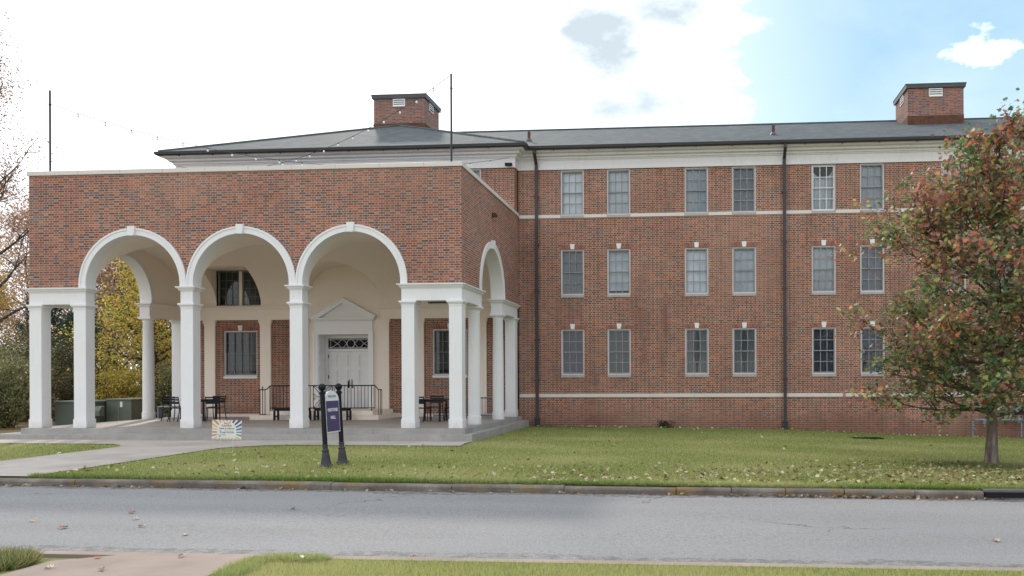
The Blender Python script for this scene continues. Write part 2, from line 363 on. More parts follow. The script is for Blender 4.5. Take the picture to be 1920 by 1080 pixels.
def vcol(name, rough=.6, trans=.35, spec=.3):
    k = NT(name); a = k.n('ShaderNodeAttribute'); a.attribute_name = 'Col'
    k.fin(a.outputs['Color'], rough, spec)
    if trans:
        tr = k.n('ShaderNodeBsdfTranslucent'); k.l(a.outputs['Color'], tr.inputs['Color'])
        mxs = k.n('ShaderNodeMixShader'); mxs.inputs[0].default_value = trans
        k.l(k.p.outputs[0], mxs.inputs[1]); k.l(tr.outputs[0], mxs.inputs[2]); k.l(mxs.outputs[0], k.out.inputs[0])
    return k.m
M_LEAF = vcol('autumn_leaf', .45, .50, .42)
M_BLADE = vcol('grass_blade', .6, .35, .25)
M_LITTER = vcol('dry_leaf', .75, .2, .2)
M_NEEDLE = vcol('pine_needle', .6, .2, .3)
k = NT('bark'); f = k.noise(9, 6, .65, sc=(1, 1, .22)); c = k.ramp(f, [(.3, (.075, .055, .045)), (.5, (.15, .115, .095)), (.72, (.29, .25, .225))]); k.bump(f, .7, .02); M_BARK = k.fin(c, .9, .15)
k = NT('dark_bark'); f = k.noise(7, 5, .6, sc=(1, 1, .3)); c = k.ramp(f, [(.3, (.05, .04, .035)), (.7, (.12, .095, .08))]); M_BARK2 = k.fin(c, .9, .15)

k = NT('roof_shingle')
sepr = k.n('ShaderNodeSeparateXYZ'); k.l(k.geo.outputs['Position'], sepr.inputs[0])
rowr = k.m_('FLOOR', k.m_('MULTIPLY', sepr.outputs[2], 19.0)); cvr = k.n('ShaderNodeCombineXYZ')
k.l(k.m_('FLOOR', k.m_('MULTIPLY', k.m_('ADD', sepr.outputs[0], k.m_('MULTIPLY', rowr, .37)), 3.2)), cvr.inputs[0]); k.l(rowr, cvr.inputs[1]); k.l(k.m_('FLOOR', k.m_('MULTIPLY', sepr.outputs[1], .5)), cvr.inputs[2])
wr = k.n('ShaderNodeTexWhiteNoise'); k.l(cvr.outputs[0], wr.inputs['Vector'])
c = k.ramp(wr.outputs['Value'], [(0, (.062, .078, .086)), (.5, (.088, .104, .110)), (1, (.122, .132, .136))])
c = k.mix(k.range(k.noise(.8, 6, .65, sc=(2.2, .35, .35)), .48, .70, 0, .6), c, (.060, .070, .076)); c = k.mix(k.range(k.noise(.3, 5), .45, .7, 0, .3), c, (.12, .115, .10))
M_ROOF = k.fin(c, .85, .25)

def glass_mat():
    k = NT('window_glass'); gl = k.n('ShaderNodeBsdfGlossy'); gl.inputs['Roughness'].default_value = .02; gl.inputs['Color'].default_value = (1, 1, 1, 1)
    tr = k.n('ShaderNodeBsdfTransparent'); tr.inputs['Color'].default_value = (.78, .82, .84, 1)
    fr = k.n('ShaderNodeFresnel'); fr.inputs['IOR'].default_value = 1.52
    fac = k.m_('ADD', k.m_('MULTIPLY', fr.outputs[0], .95), .0)
    nz_ = k.noise(1.3, 2); b = k.n('ShaderNodeBump'); b.inputs['Strength'].default_value = .03; b.inputs['Distance'].default_value = .02; k.l(nz_, b.inputs['Height']); pass
    ms = k.n('ShaderNodeMixShader'); k.l(fac, ms.inputs[0]); k.l(tr.outputs[0], ms.inputs[1]); k.l(gl.outputs[0], ms.inputs[2]); k.l(ms.outputs[0], k.out.inputs[0])
    k.t.nodes.remove(k.p); return k.m
M_GLASS = glass_mat()
def blind_mat(name, col, slat=True):
    k = NT(name); sepb = k.n('ShaderNodeSeparateXYZ'); k.l(k.geo.outputs['Position'], sepb.inputs[0])
    s = k.m_('FRACT', k.m_('MULTIPLY', sepb.outputs[2], 22.0)); f = k.range(k.noise(1.6, 4), .3, .7, .86, 1.1)
    c = k.mix(k.m_('MULTIPLY', k.m_('LESS_THAN', s, .16), .0), col, tuple(q * .55 for q in col))
    hs = k.n('ShaderNodeHueSaturation'); k.l(c, hs.inputs['Color']); k.l(f, hs.inputs['Value'])
    return k.fin(hs.outputs[0], .7, .2)
BL = {'s': blind_mat('screen_slate', (.125, .14, .175), False), 'p': blind_mat('porch_blind', (.12, .115, .11), False), 'o2': blind_mat('net_curtain', (.17, .175, .165), False), 'w': blind_mat('blind_white', (.80, .81, .83), False), 'b': blind_mat('blind_pale_blue', (.60, .62, .66)), 'g': blind_mat('blind_grey', (.31, .32, .34)),
      'o': blind_mat('blind_olive_grey', (.115, .12, .112)), 'd': blind_mat('screen_dark_blue', (.085, .095, .125), False), 'k': blind_mat('screen_dark', (.055, .057, .06), False), 'c': blind_mat('curtain_white', (.72, .73, .74), False)}

# ------------------------------------------------------------------ terrain
def lerp(a, b, t): return a + (b - a) * t
def kerb_y(x): return 13.88 - .0165 * x
def kerb_z(x): return -.075 - .0052 * (max(-60, min(60, x)) + 4)
def wall_z(x):
    pts = [(-60, -.02), (-7, -.07), (0, -.14), (3.5, -.21), (7.5, -.40), (11.5, -.50), (60, -1.2)]
    for (a, za), (b, zb) in zip(pts, pts[1:]):
        if x <= b: return lerp(za, zb, max(0, (x - a) / (b - a)))
    return pts[-1][1]
def zl(x, y):
    t = max(0.0, min(1.0, (y - (kerb_y(x) + .15)) / (31.2 - 14)))
    z = lerp(kerb_z(x) + .012, wall_z(x), t)
    if y > 34: z -= .028 * (y - 34) * (1 if x < -20 else 0)
    return z
def road_z(x, y): return kerb_z(x) - .115 - .012 * (kerb_y(x) - y) / 5

def grid(name, xs, ys, fz, mat, **k):
    vs = [(x, y, fz(x, y)) for y in ys for x in xs]; nx = len(xs)
    fs = [(j*nx+i, j*nx+i+1, (j+1)*nx+i+1, (j+1)*nx+i) for j in range(len(ys)-1) for i in range(nx-1)]
    m = MB(); m.add(vs, fs); return m.build(name, mat, None, True, **k)
xs = list(np.concatenate([np.linspace(-140, -32, 28), np.linspace(-30, 30, 121), np.linspace(32, 120, 23)]))
rows = [0, .15, .3, .6] + list(np.linspace(1, 22, 64)) + list(np.linspace(24, 60, 19)) + [80, 120]
m = MB(); nx = len(xs)
m.add([(x, kerb_y(x) + .148 + r, zl(x, kerb_y(x) + .148 + r)) for r in rows for x in xs], [(j*nx+i, j*nx+i+1, (j+1)*nx+i+1, (j+1)*nx+i) for j in range(len(rows)-1) for i in range(nx-1)])
m.build('lawn_ground', M_LAWN, None, True, kind='structure')
m = MB(); m.add([(x, y, -2.9) for y in (-300, 500) for x in (-500, 500)], [(0, 1, 3, 2)]); m.build('ground', M_LAWN, kind='structure')
NEAR = 8.86
m = MB(); rx = list(np.linspace(-90, 90, 91)); ry = np.linspace(0, 1, 9)
m.add([(x, lerp(NEAR, kerb_y(x) + .02, t), road_z(x, lerp(NEAR, kerb_y(x), t))) for t in ry for x in rx], [(j*91+i, j*91+i+1, (j+1)*91+i+1, (j+1)*91+i) for j in range(8) for i in range(90)])
m.build('road', M_ROAD, None, True, kind='structure')
# far kerb, cast in lengths with open joints
m = MB(); x = -60.0; joints = [-10.85, -9.2, -6.2, -4.1, -2.2, -.35, .55, 1.42, 2.35, 3.45, 4.52]
js = [-60 + 3.1 * i for i in range(16)] + joints + [7.5 + 3 * i for i in range(16)]
js = sorted(j for j in js if -60 <= j <= 50)
for a, b in zip(js, js[1:]):
    if b - a < .3: continue
    a2, b2 = a + .006, b - .006; dz = random.uniform(-.008, .008); dy = random.uniform(-.01, .01)
    n = 6; prof = [(0.02, -.15), (0.0, -.04), (.012, -.012), (.035, 0), (.15, .004), (.15, -.15)]
    vs = []
    for i in range(n + 1):
        xx = lerp(a2, b2, i / n)
        for o, z in prof: vs.append((xx, kerb_y(xx) + o + dy + random.uniform(-.004, .004), kerb_z(xx) + z + dz))
    K = len(prof); fs = [(i*K+q, (i+1)*K+q, (i+1)*K+(q+1) % K, i*K+(q+1) % K) for i in range(n) for q in range(K)] + [tuple(range(K)), tuple(n*K+q for q in range(K))[::-1]]
    if 4.5 < a < 7: continue
    m.add(vs, fs)
m.build('kerb', M_KERB, kind='structure')
# near verge, flush concrete edging, and the footway stub that meets the road
def zv(x, y): return road_z(x, NEAR) + .03 + .01 * math.sin(x * 1.3) * max(0, min(1, NEAR - .3 - y))
grid('verge_ground', list(np.linspace(-80, 80, 161)), [-30, -10, 0, 4, 6, 7, 7.5, 8, 8.3, 8.56], lambda x, y: zv(x, y) - .03, M_LAWN, kind='structure')
m = MB(); xx = list(np.linspace(-60, 60, 61))
for a, b in zip(xx, xx[1:]):
    za, zb = road_z(a, NEAR), road_z(b, NEAR)
    m.add([(a, 8.70, za-.1), (b, 8.70, zb-.1), (b, NEAR, zb-.1), (a, NEAR, za-.1), (a, 8.70, za+.012), (b, 8.70, zb+.012), (b, NEAR, zb+.012), (a, NEAR, za+.012)], [(4,5,6,7), (0,1,5,4), (2,3,7,6)])
m.build('edging_strip', M_APR, kind='structure')
m = MB()
za = zv(-5.7, 8)
m.prism([(-6.72, 4), (-4.62, 4), (-4.70, 8.685), (-6.20, 8.685), (-6.72, 8.35)], 'z', za - .15, za - .004)
m.build('footway', M_APR, kind='structure')

# front sidewalk along the steps and the path down to the kerb
def drape(poly_rows, mat, name, dz=.014):
    m = MB(); n = len(poly_rows[0]); vs = []
    for row in poly_rows:
        for (x, y) in row: vs.append((x, y, zl(x, y) + dz))
    m.add(vs, [(j*n+i, j*n+i+1, (j+1)*n+i+1, (j+1)*n+i) for j in range(len(poly_rows)-1) for i in range(n-1)])
    return m.build(name, mat, None, True, kind='structure')
SW = 21.62
def sw_z(x, y): return zl(x, y) + .022
m = MB(); sx = list(np.linspace(-45, -6.25, 80))
m.add([(x + (0.12 if (j == 0 and i == 79) else 0), y, sw_z(x, y)) for j, y in enumerate((SW, 22.4, 23.3)) for i, x in enumerate(sx)], [(j*80+i, j*80+i+1, (j+1)*80+i+1, (j+1)*80+i) for j in range(2) for i in range(79)])
m.build('sidewalk', M_WALK, None, True, kind='structure')
def path_l(y): return -14.75 - .9 * max(0, (y - 20.6)) ** 1.6 / 1.0 * .9 if y > 20.6 else -14.6 + (y - 14) * -.022
def path_r(y): return -11.85 - .02 * (y - 14) + (.75 * max(0, (y - 20.4)) ** 1.6 if y > 20.4 else 0)
rows_ = []
for y in list(np.linspace(0, 1, 30)):
    yl = lerp(kerb_y(-13.3) + .152, SW + .004, y); rows_.append([(lerp(path_l(yl), path_r(yl), t), yl) for t in np.linspace(0, 1, 9)])
drape(rows_, M_WALK, 'path', .0215)

# ------------------------------------------------------------------ the hall
hall = empty('college_hall', (0, 0, 0), label='long red brick hall with a white arched portico and three rows of sash windows', cat='building')
YP, YB, YW = 23.55, 30.70, 31.20
XL, XR = -19.555, -6.615; XC = (XL + XR) / 2
CT = .37                                            # column and arch thickness
SPR = 4.40; RI, RO = 1.435, 1.635; STILT = .075
AX = [XC - 3.27, XC, XC + 3.27]
SY = (25.77 + 28.50) / 2                            # centre of the side arches
FL = .30                                            # porch floor

def arch_strips(c_list, x0, x1, zb, zt, r, n=40):
    """list of (x, xn, zbottom, zbottom_n) strips for a wall pierced by arches"""
    st = []; x = x0
    for c in c_list:
        if c - r > x + 1e-4: st.append((x, c - r, zb, zb))
        for i in range(n):
            a0 = math.pi - math.pi * i / n; a1 = math.pi - math.pi * (i + 1) / n
            st.append((c + r*math.cos(a0), c + r*math.cos(a1), zb + STILT + r*math.sin(a0), zb + STILT + r*math.sin(a1)))
        x = c + r
    if x < x1 - 1e-4: st.append((x, x1, zb, zb))
    return st
def arch_wall(c_list, a0, a1, zb, zt, r, P):
    m = MB()
    for (p, q, zp, zq) in arch_strips(c_list, a0, a1, zb, zt, r): m.quad(P(p, zp), P(q, zq), P(q, zt), P(p, zt))
    return m
ztop = 7.70
# brick skins (front and two sides) and plaster linings inside
arch_wall(AX, XL, XR, SPR, ztop, RO - .03, lambda a, z: (a, YP, z)).build('portico_front_wall', M_BP, hall)
arch_wall([SY], YP, YW, SPR, ztop, RO - .03, lambda a, z: (XR, a, z)).build('portico_side_wall', M_BP, hall)
arch_wall([SY], YP, YB, SPR, ztop, RO - .03, lambda a, z: (XL, a, z)).build('portico_side_wall', M_BP, hall)
arch_wall(AX, XL + CT, XR - CT, SPR, 6.5, RI + .02, lambda a, z: (a, YP + CT, z)).build('portico_lining', M_CREAM, hall)
arch_wall([SY], YP + CT, YB, SPR, 6.5, RI + .02, lambda a, z: (XR - CT, a, z)).build('portico_lining', M_CREAM, hall)
arch_wall([SY], YP + CT, YB, SPR, 6.5, RI + .02, lambda a, z: (XL + CT, a, z)).build('portico_lining', M_CREAM, hall)
# parapet back and flat roof behind it
m = MB(); m.box(XL + .02, XR - .02, YP + .02, YW - .02, 7.2, 7.45); m.build('portico_roof', M_CAP, hall)
m = MB(); m.box(XL + .3, XR - .3, YP + .29, YP + .31, 7.45, 7.69); m.box(XL + .29, XL + .31, YP + .32, YB, 7.45, 7.69); m.box(XR - .31, XR - .29, YP + .32, YB, 7.45, 7.69); m.build('parapet_back', M_BP, hall)

def arch_ring(c, along, face, sgn, thick):
    """archivolt + soffit: 'along' = 'x' (front) or 'y' (sides); face = plane; sgn = outward sign"""
    m = MB(); n = 44
    thick = thick + .03
    prof = [(RI, thick, 0), (RI, -.035, 1), (RO - .055, -.035, 1), (RO - .05, -.055, 1), (RO, -.055, 1), (RO + .005, .03, 1), (RO - .04, .03, 1), (RI + .06, .03, 1), (RI + .06, thick - .034, 0), (RI + .15, thick - .034, 0), (RI + .15, thick, 0)]
    vs = []
    angs = [('s', math.pi)] + [('a', math.pi - math.pi*i/n) for i in range(n+1)] + [('s', 0)]
    for kind, a in angs:
        for r, d, _ in prof:
            h = c + r*math.cos(a); z = SPR + (0 if kind == 's' else STILT + r*math.sin(a)); dd = face - sgn * d
            vs.append((h, dd, z) if along == 'x' else (dd, h, z))
    K = len(prof); N = len(angs)
    m.add(vs, [(i*K+q, (i+1)*K+q, (i+1)*K+(q+1) % K, i*K+(q+1) % K) for i in range(N-1) for q in range(K)] + [tuple(range(K)), tuple((N-1)*K+q for q in range(K))])
    a = m.build('arch', M_WHITE, hall, True)
    kx0, kx1 = .085, .115; z0, z1 = SPR + STILT + RI - .02, SPR + STILT + RO + .055
    q = MB(); poly = [(c - kx0, z0), (c + kx0, z0), (c + kx1, z1), (c - kx1, z1)]
    if along == 'x': q.prism(poly, 'y', face - .095, face + .05)
    else: q.prism(poly, 'x', face + sgn * .095, face - sgn * .05)
    q.build('keystone', M_WHITE, a)
# sgn is the outward direction along the axis; d positive goes inward
for c in AX: arch_ring(c, 'x', YP, -1, CT)
arch_ring(SY, 'y', XR, 1, CT); arch_ring(SY, 'y', XL, -1, CT)

# columns
CAPZ, ENT = 3.765, 3.92
def sq_col(x0, y0, w=CT, d=CT):
    m = MB(); m.box(x0, x0 + w, y0, y0 + d, FL + .255, CAPZ); o = m.build('column', M_WHITE, hall)
    b = MB(); b.box(x0 - .018, x0 + w + .018, y0 - .018, y0 + d + .018, FL, FL + .255); b.build('base', M_WHITE, o)
    q = MB(); path = [(x0, y0), (x0 + w, y0), (x0 + w, y0 + d), (x0, y0 + d)]
    q.mould(path, [(-.1, CAPZ), (.008, CAPZ), (.012, CAPZ + .05), (.03, CAPZ + .07), (.05, CAPZ + .10), (.062, CAPZ + .105), (.062, ENT - .002), (-.1, ENT - .002)], True)
    q.build('capital', M_WHITE, o); return o
def rd_col(x, y, r=.19):
    m = MB(); m.lathe([(r, FL + .255), (r * 1.0, FL + 1.2), (r * .97, 2.4), (r * .90, CAPZ - .06), (r * .93, CAPZ - .05), (r * .93, CAPZ - .02), (r * .9, CAPZ)], x, y, 32); o = m.build('round_column', M_WHITE, hall, True)
    b = MB(); b.lathe([(r + .02, FL), (r + .02, FL + .25), (r, FL + .256)], x, y, 32); b.build('base', M_WHITE, o, True)
    q = MB(); q.lathe([(r * .9, CAPZ), (r + .01, CAPZ + .05), (r + .03, CAPZ + .075)], x, y, 32); q.box(x - r - .045, x + r + .045, y - r - .045, y + r + .045, CAPZ + .076, ENT - .002); q.build('capital', M_WHITE, o); return o
for x0 in (XL, -18.18, -14.91, -11.64, -8.36, XR - CT): sq_col(x0, YP)
for x in (XL + CT/2, XR - CT/2):
    rd_col(x, 25.77 - .20); rd_col(x, 28.50 + .20)
    sq_col(x - CT/2, YB - CT if x < -10 else YB - .12, CT, CT if x < -10 else .40)

# entablature blocks over the columns, with their cornice
CORN = [(-.05, 4.262), (.012, 4.262), (.02, 4.285), (.045, 4.30), (.06, 4.335), (.085, 4.355), (.105, 4.36), (.11, SPR - .002), (-.05, SPR - .002)]
CORN = [(o, z) for o, z in CORN]
def ent(path):
    m = MB(); xs_ = [p[0] for p in path]; ys_ = [p[1] for p in path]
    m.prism(path, 'z', ENT, 4.27); o = m.build('entablature', M_WHITE, hall)
    q = MB(); q.mould(path, CORN, True)
    q.prism([(p[0], p[1]) for p in path], 'z', 4.30, SPR - .004); q.build('cornice', M_WHITE, o)
def rect(x0, x1, y0, y1): return [(x0, y0), (x1, y0), (x1, y1), (x0, y1)]
i_ = CT
ent([(XL, YP), (-18.18 + i_, YP), (-18.18 + i_, YP + i_), (XL + i_, YP + i_), (XL + i_, 25.77), (XL, 25.77)])
ent([(-8.36, YP), (XR, YP), (XR, 25.77), (XR - i_, 25.77), (XR - i_, YP + i_), (-8.36, YP + i_)])
for x0 in (-14.91, -11.64): ent(rect(x0, x0 + i_ - (.0), YP, YP + i_))
ent(rect(XR - i_, XR, 28.50, YB + .30)); ent(rect(XL, XL + i_, 28.50, YB - .01))

# vaulted ceiling: a shallow barrel along the porch crossed by a vault from each bay
VY = (YP + CT + YB) / 2; VH = (YB - YP - CT) / 2; VR = 1.83
RWX = [(XC - 4.93, XC - 3.20), (XC + 3.20, XC + 4.93)]; RWZ0, RWZ1 = 4.47, 5.79
def vault(x, y):
    z = SPR + VR * math.sqrt(max(0, 1 - ((y - VY) / VH) ** 2))
    for i, c in enumerate(AX):
        if abs(x - c) < RI and (i == 1 or y < VY): z = max(z, SPR + STILT + math.sqrt(max(0, RI*RI - (x - c) ** 2)))
    if y < VY + .5 or y > VY - .5:
        if abs(y - SY) < RI and (x < XL + 1.2 or x > XR - 1.2): z = max(z, SPR + STILT + math.sqrt(max(0, RI*RI - (y - SY) ** 2)))
    return z
vx = set(np.linspace(XL + CT, XR - CT, 60))
for c in AX:
    for i in range(41): vx.add(c - RI * math.cos(math.pi * i / 40))
    vx.add(c - RI - .002); vx.add(c + RI + .002)
for a, b in RWX: vx |= {a, a + .001, b, b - .001}
vx |= {XL + CT, XR - CT}
vx = sorted(v for v in vx if XL + CT - 1e-6 <= v <= XR - CT + 1e-6)
vy = sorted({VY - VH * math.cos(math.pi * i / 80) for i in range(81)})
m = MB(); N = len(vx)
def vz(x, y):
    z = vault(x, y)
    if y > VY + .6:
        for a, b in RWX:
            if a < x < b and z < RWZ1: z = RWZ1
    return z
m.add([(x, y, vz(x, y)) for y in vy for x in vx], [(j*N+i, j*N+i+1, (j+1)*N+i+1, (j+1)*N+i) for j in range(len(vy)-1) for i in range(N-1)])
m.build('vault', M_CREAM, hall, True)

# walls with openings
def wall_open(x0, x1, z0, z1, y, openings, mat, name, depth=.12, parent=None):
    xs_ = sorted({x0, x1} | {o[0] for o in openings} | {o[1] for o in openings}); zs_ = sorted({z0, z1} | {o[2] for o in openings} | {o[3] for o in openings})
    m = MB()
    for a, b in zip(xs_, xs_[1:]):
        for c, d in zip(zs_, zs_[1:]):
            cx, cz = (a + b)/2, (c + d)/2
            if any(o[0] < cx < o[1] and o[2] < cz < o[3] for o in openings): continue
            m.quad((a, y, c), (b, y, c), (b, y, d), (a, y, d))
    for (a, b, c, d) in openings:
        e = y + depth
        m.quad((a, y, c), (a, e, c), (a, e, d), (a, y, d)); m.quad((b, y, c), (b, y, d), (b, e, d), (b, e, c))
        m.quad((a, y, d), (a, e, d), (b, e, d), (b, y, d)); m.quad((a, y, c), (b, y, c), (b, e, c), (a, e, c))
    return m.build(name, mat, parent or hall, recalc=False)

WW = .86
WX = [-4.585, -2.86, 0.0, 1.73, 4.59, 6.32, 9.18, 10.92, 13.77, 15.5]
FLR = [(1.82, 3.505), (4.77, 6.46), (7.72, 9.405)]
ops = [(x - WW/2, x + WW/2, a, b) for x in WX for a, b in FLR]
wall_open(XR + .0, 42, -1.3, 9.5, YW, ops, M_BW, 'wing_wall')
m = MB(); m.quad((42, YW, -1.3), (42, 45, -1.3), (42, 45, 9.5), (42, YW, 9.5)); m.quad((42, 45, -1.3), (XL, 45, -1.3), (XL, 45, 9.5), (42, 45, 9.5)); m.build('rear_wall', M_BW, hall)
m = MB(); m.quad((XL + .01, YB, -.5), (XL + .01, 45, -.5), (XL + .01, 45, 9.5), (XL + .01, YB, 9.5)); m.build('end_wall', M_BW, hall)
# block behind the portico
TWX = (-8.75, -7.89)
wall_open(XL, XR - .03, SPR + .01, 9.5, YB, [(TWX[0], TWX[1], 7.72, 9.405)] + [(a, b, RWZ0, RWZ1) for a, b in RWX], M_BW, 'block_wall')
m = MB(); m.quad((XR - .03, YB, 7.3), (XR - .03, YW, 7.3), (XR - .03, YW, 9.5), (XR - .03, YB, 9.5)); m.build('block_return_wall', M_BW, hall)
DOX = (-14.06, -12.12); DOZ = 3.36
BWN = [(XC - 4.01 - .65, XC - 4.01 + .65, 1.83, 3.525), (XC + 4.01 - .65, XC + 4.01 + .65, 1.83, 3.525)]
PXL, PXR = -14.83, -11.36
wall_open(XL, PXL, FL - .02, SPR + .02, YB, [BWN[0]], M_BW, 'porch_back_wall', .2)
wall_open(PXR, XR, FL - .02, SPR + .02, YB, [BWN[1]], M_BW, 'porch_back_wall', .2)
wall_open(PXL, PXR, FL - .02, 6.3, YB - .012, [(DOX[0], DOX[1], .6, DOZ)], M_CREAM, 'door_bay_plaster', .64)
m = MB()
for a, b in ((XL + CT, PXL), (PXR, XR - CT)): 
    lo = [(a, b, SPR, 6.35)]
    for ra, rb in RWX:
        if a < ra < b: lo = [(a, ra, SPR, 6.35), (rb, b, SPR, 6.35), (ra, rb, RWZ1, 6.35), (ra, rb, SPR, RWZ0)]
    m = MB()
    for p, q, c, d in lo: m.quad((p, YB - .014, c), (q, YB - .014, c), (q, YB - .014, d), (p, YB - .014, d))
    m.build('upper_plaster', M_CREAM, hall)
m = MB()
for a, b in RWX:
    m = MB(); m.box(a - .02, a, YB - .02, YB + .24, RWZ0, RWZ1); m.box(b, b + .02, YB - .02, YB + .24, RWZ0, RWZ1); m.box(a - .02, b + .02, YB - .02, YB + .24, RWZ1, RWZ1 + .02); m.box(a - .02, b + .02, YB - .03, YB + .24, RWZ0 - .05, RWZ0); m.build('recess_lining', M_CREAM, hall)

# inner entablature, pilasters and plinth along the back wall and returned on the sides
ICORN = [(-.02, 3.92), (.0, 3.92), (.0, 4.27), (.03, 4.30), (.06, 4.345), (.075, 4.35), (.08, 4.398), (-.02, 4.398)]
m = MB()
m.mould([(PXL + .28, YB - .03), (PXL + .28, YB - .10), (XL + CT + .03, YB - .10), (XL + CT + .03, 28.56)], [(-o, z) for o, z in ICORN]); m.build('inner_entablature', M_CREAM, hall); m = MB()
m.mould([(XR - CT - .03, 28.56), (XR - CT - .03, YB - .10), (PXR - .30, YB - .10), (PXR - .30, YB - .03)], [(-o, z) for o, z in ICORN])
m.build('inner_entablature', M_CREAM, hall)
m = MB(); m.box(XL + CT, PXL + .28, YB - .11, YB - .002, 3.92, 4.39); m.build('inner_frieze', M_CREAM, hall); m = MB(); m.box(PXR - .30, XR - CT, YB - .11, YB - .002, 3.92, 4.39); m.build('inner_frieze', M_CREAM, hall)
def pilaster(x):
    m = MB(); m.box(x - .205, x + .205, YB - .075, YB - .004, FL + .1, CAPZ); o = m.build('pilaster', M_CREAM, hall)
    q = MB(); q.box(x - .22, x + .22, YB - .09, YB - .003, CAPZ - .04, CAPZ + .04); q.box(x - .245, x + .245, YB - .115, YB - .003, CAPZ + .041, ENT - .003); q.build('capital', M_CREAM, o)
for x in (-18.26, -16.09, -14.63, -11.56, -10.24, -7.9): pilaster(x)
m = MB(); m.box(XL + CT, PXL, YB - .06, YB - .002, FL, .405); m.build('wall_plinth', M_CREAM, hall); m = MB(); m.box(PXR, XR - CT, YB - .06, YB - .002, FL, .405); m.build('wall_plinth', M_CREAM, hall)

# ------------- windows
def lintel(w, parent, x, z, y):
    """flat arch of splayed soldier bricks with a stone keystone"""
    h = .145; k_ = 7; half = w/2
    for s in (-1, 1):
        m = MB()
        for i in range(k_):
            b0 = .075 + (half - .075) * i / k_; b1 = .075 + (half - .075) * (i + 1) / k_
            t0 = b0 + .02 + .075 * (i / k_); t1 = b1 + .02 + .075 * ((i + 1) / k_)
            g = .006
            m.prism([(x + s*(b0+g), z + .004), (x + s*(b1-g), z + .004), (x + s*(t1-g), z + h), (x + s*(t0+g), z + h)], 'y', y - .007, y + .01)
        m.build('lintel', M_LINT, parent)
    q = MB(); q.prism([(x - .075, z + .004), (x + .075, z + .004), (x + .075, z + .008), (x + half, z + .006), (x + half + .09, z + h + .002), (x - half - .09, z + h + .002), (x - half, z + .006)], 'y', y - .003, y + .02)
    q.build('mortar_bed', M_MORT, parent)
    kz = MB(); kz.prism([(x - .062, z + .006), (x + .062, z + .006), (x + .088, z + .20), (x - .088, z + .20)], 'y', y - .025, y + .02); kz.build('keystone', M_WHITE, parent)
k = NT('lintel_brick'); wnz = k.n('ShaderNodeTexWhiteNoise'); oi = k.n('ShaderNodeMapping'); oi.inputs['Scale'].default_value = (17, 1, 1); k.l(k.geo.outputs['Random Per Island'], wnz.inputs['Vector'])
M_LINT = k.fin(k.ramp(wnz.outputs['Value'], [(0, DRED), (.35, RED2), (.6, BRN), (.8, BLUE), (.92, DRED)], True), .85, .2)
M_MORT = simple('mortar', (.45, .36, .28), .9, .1, .12)

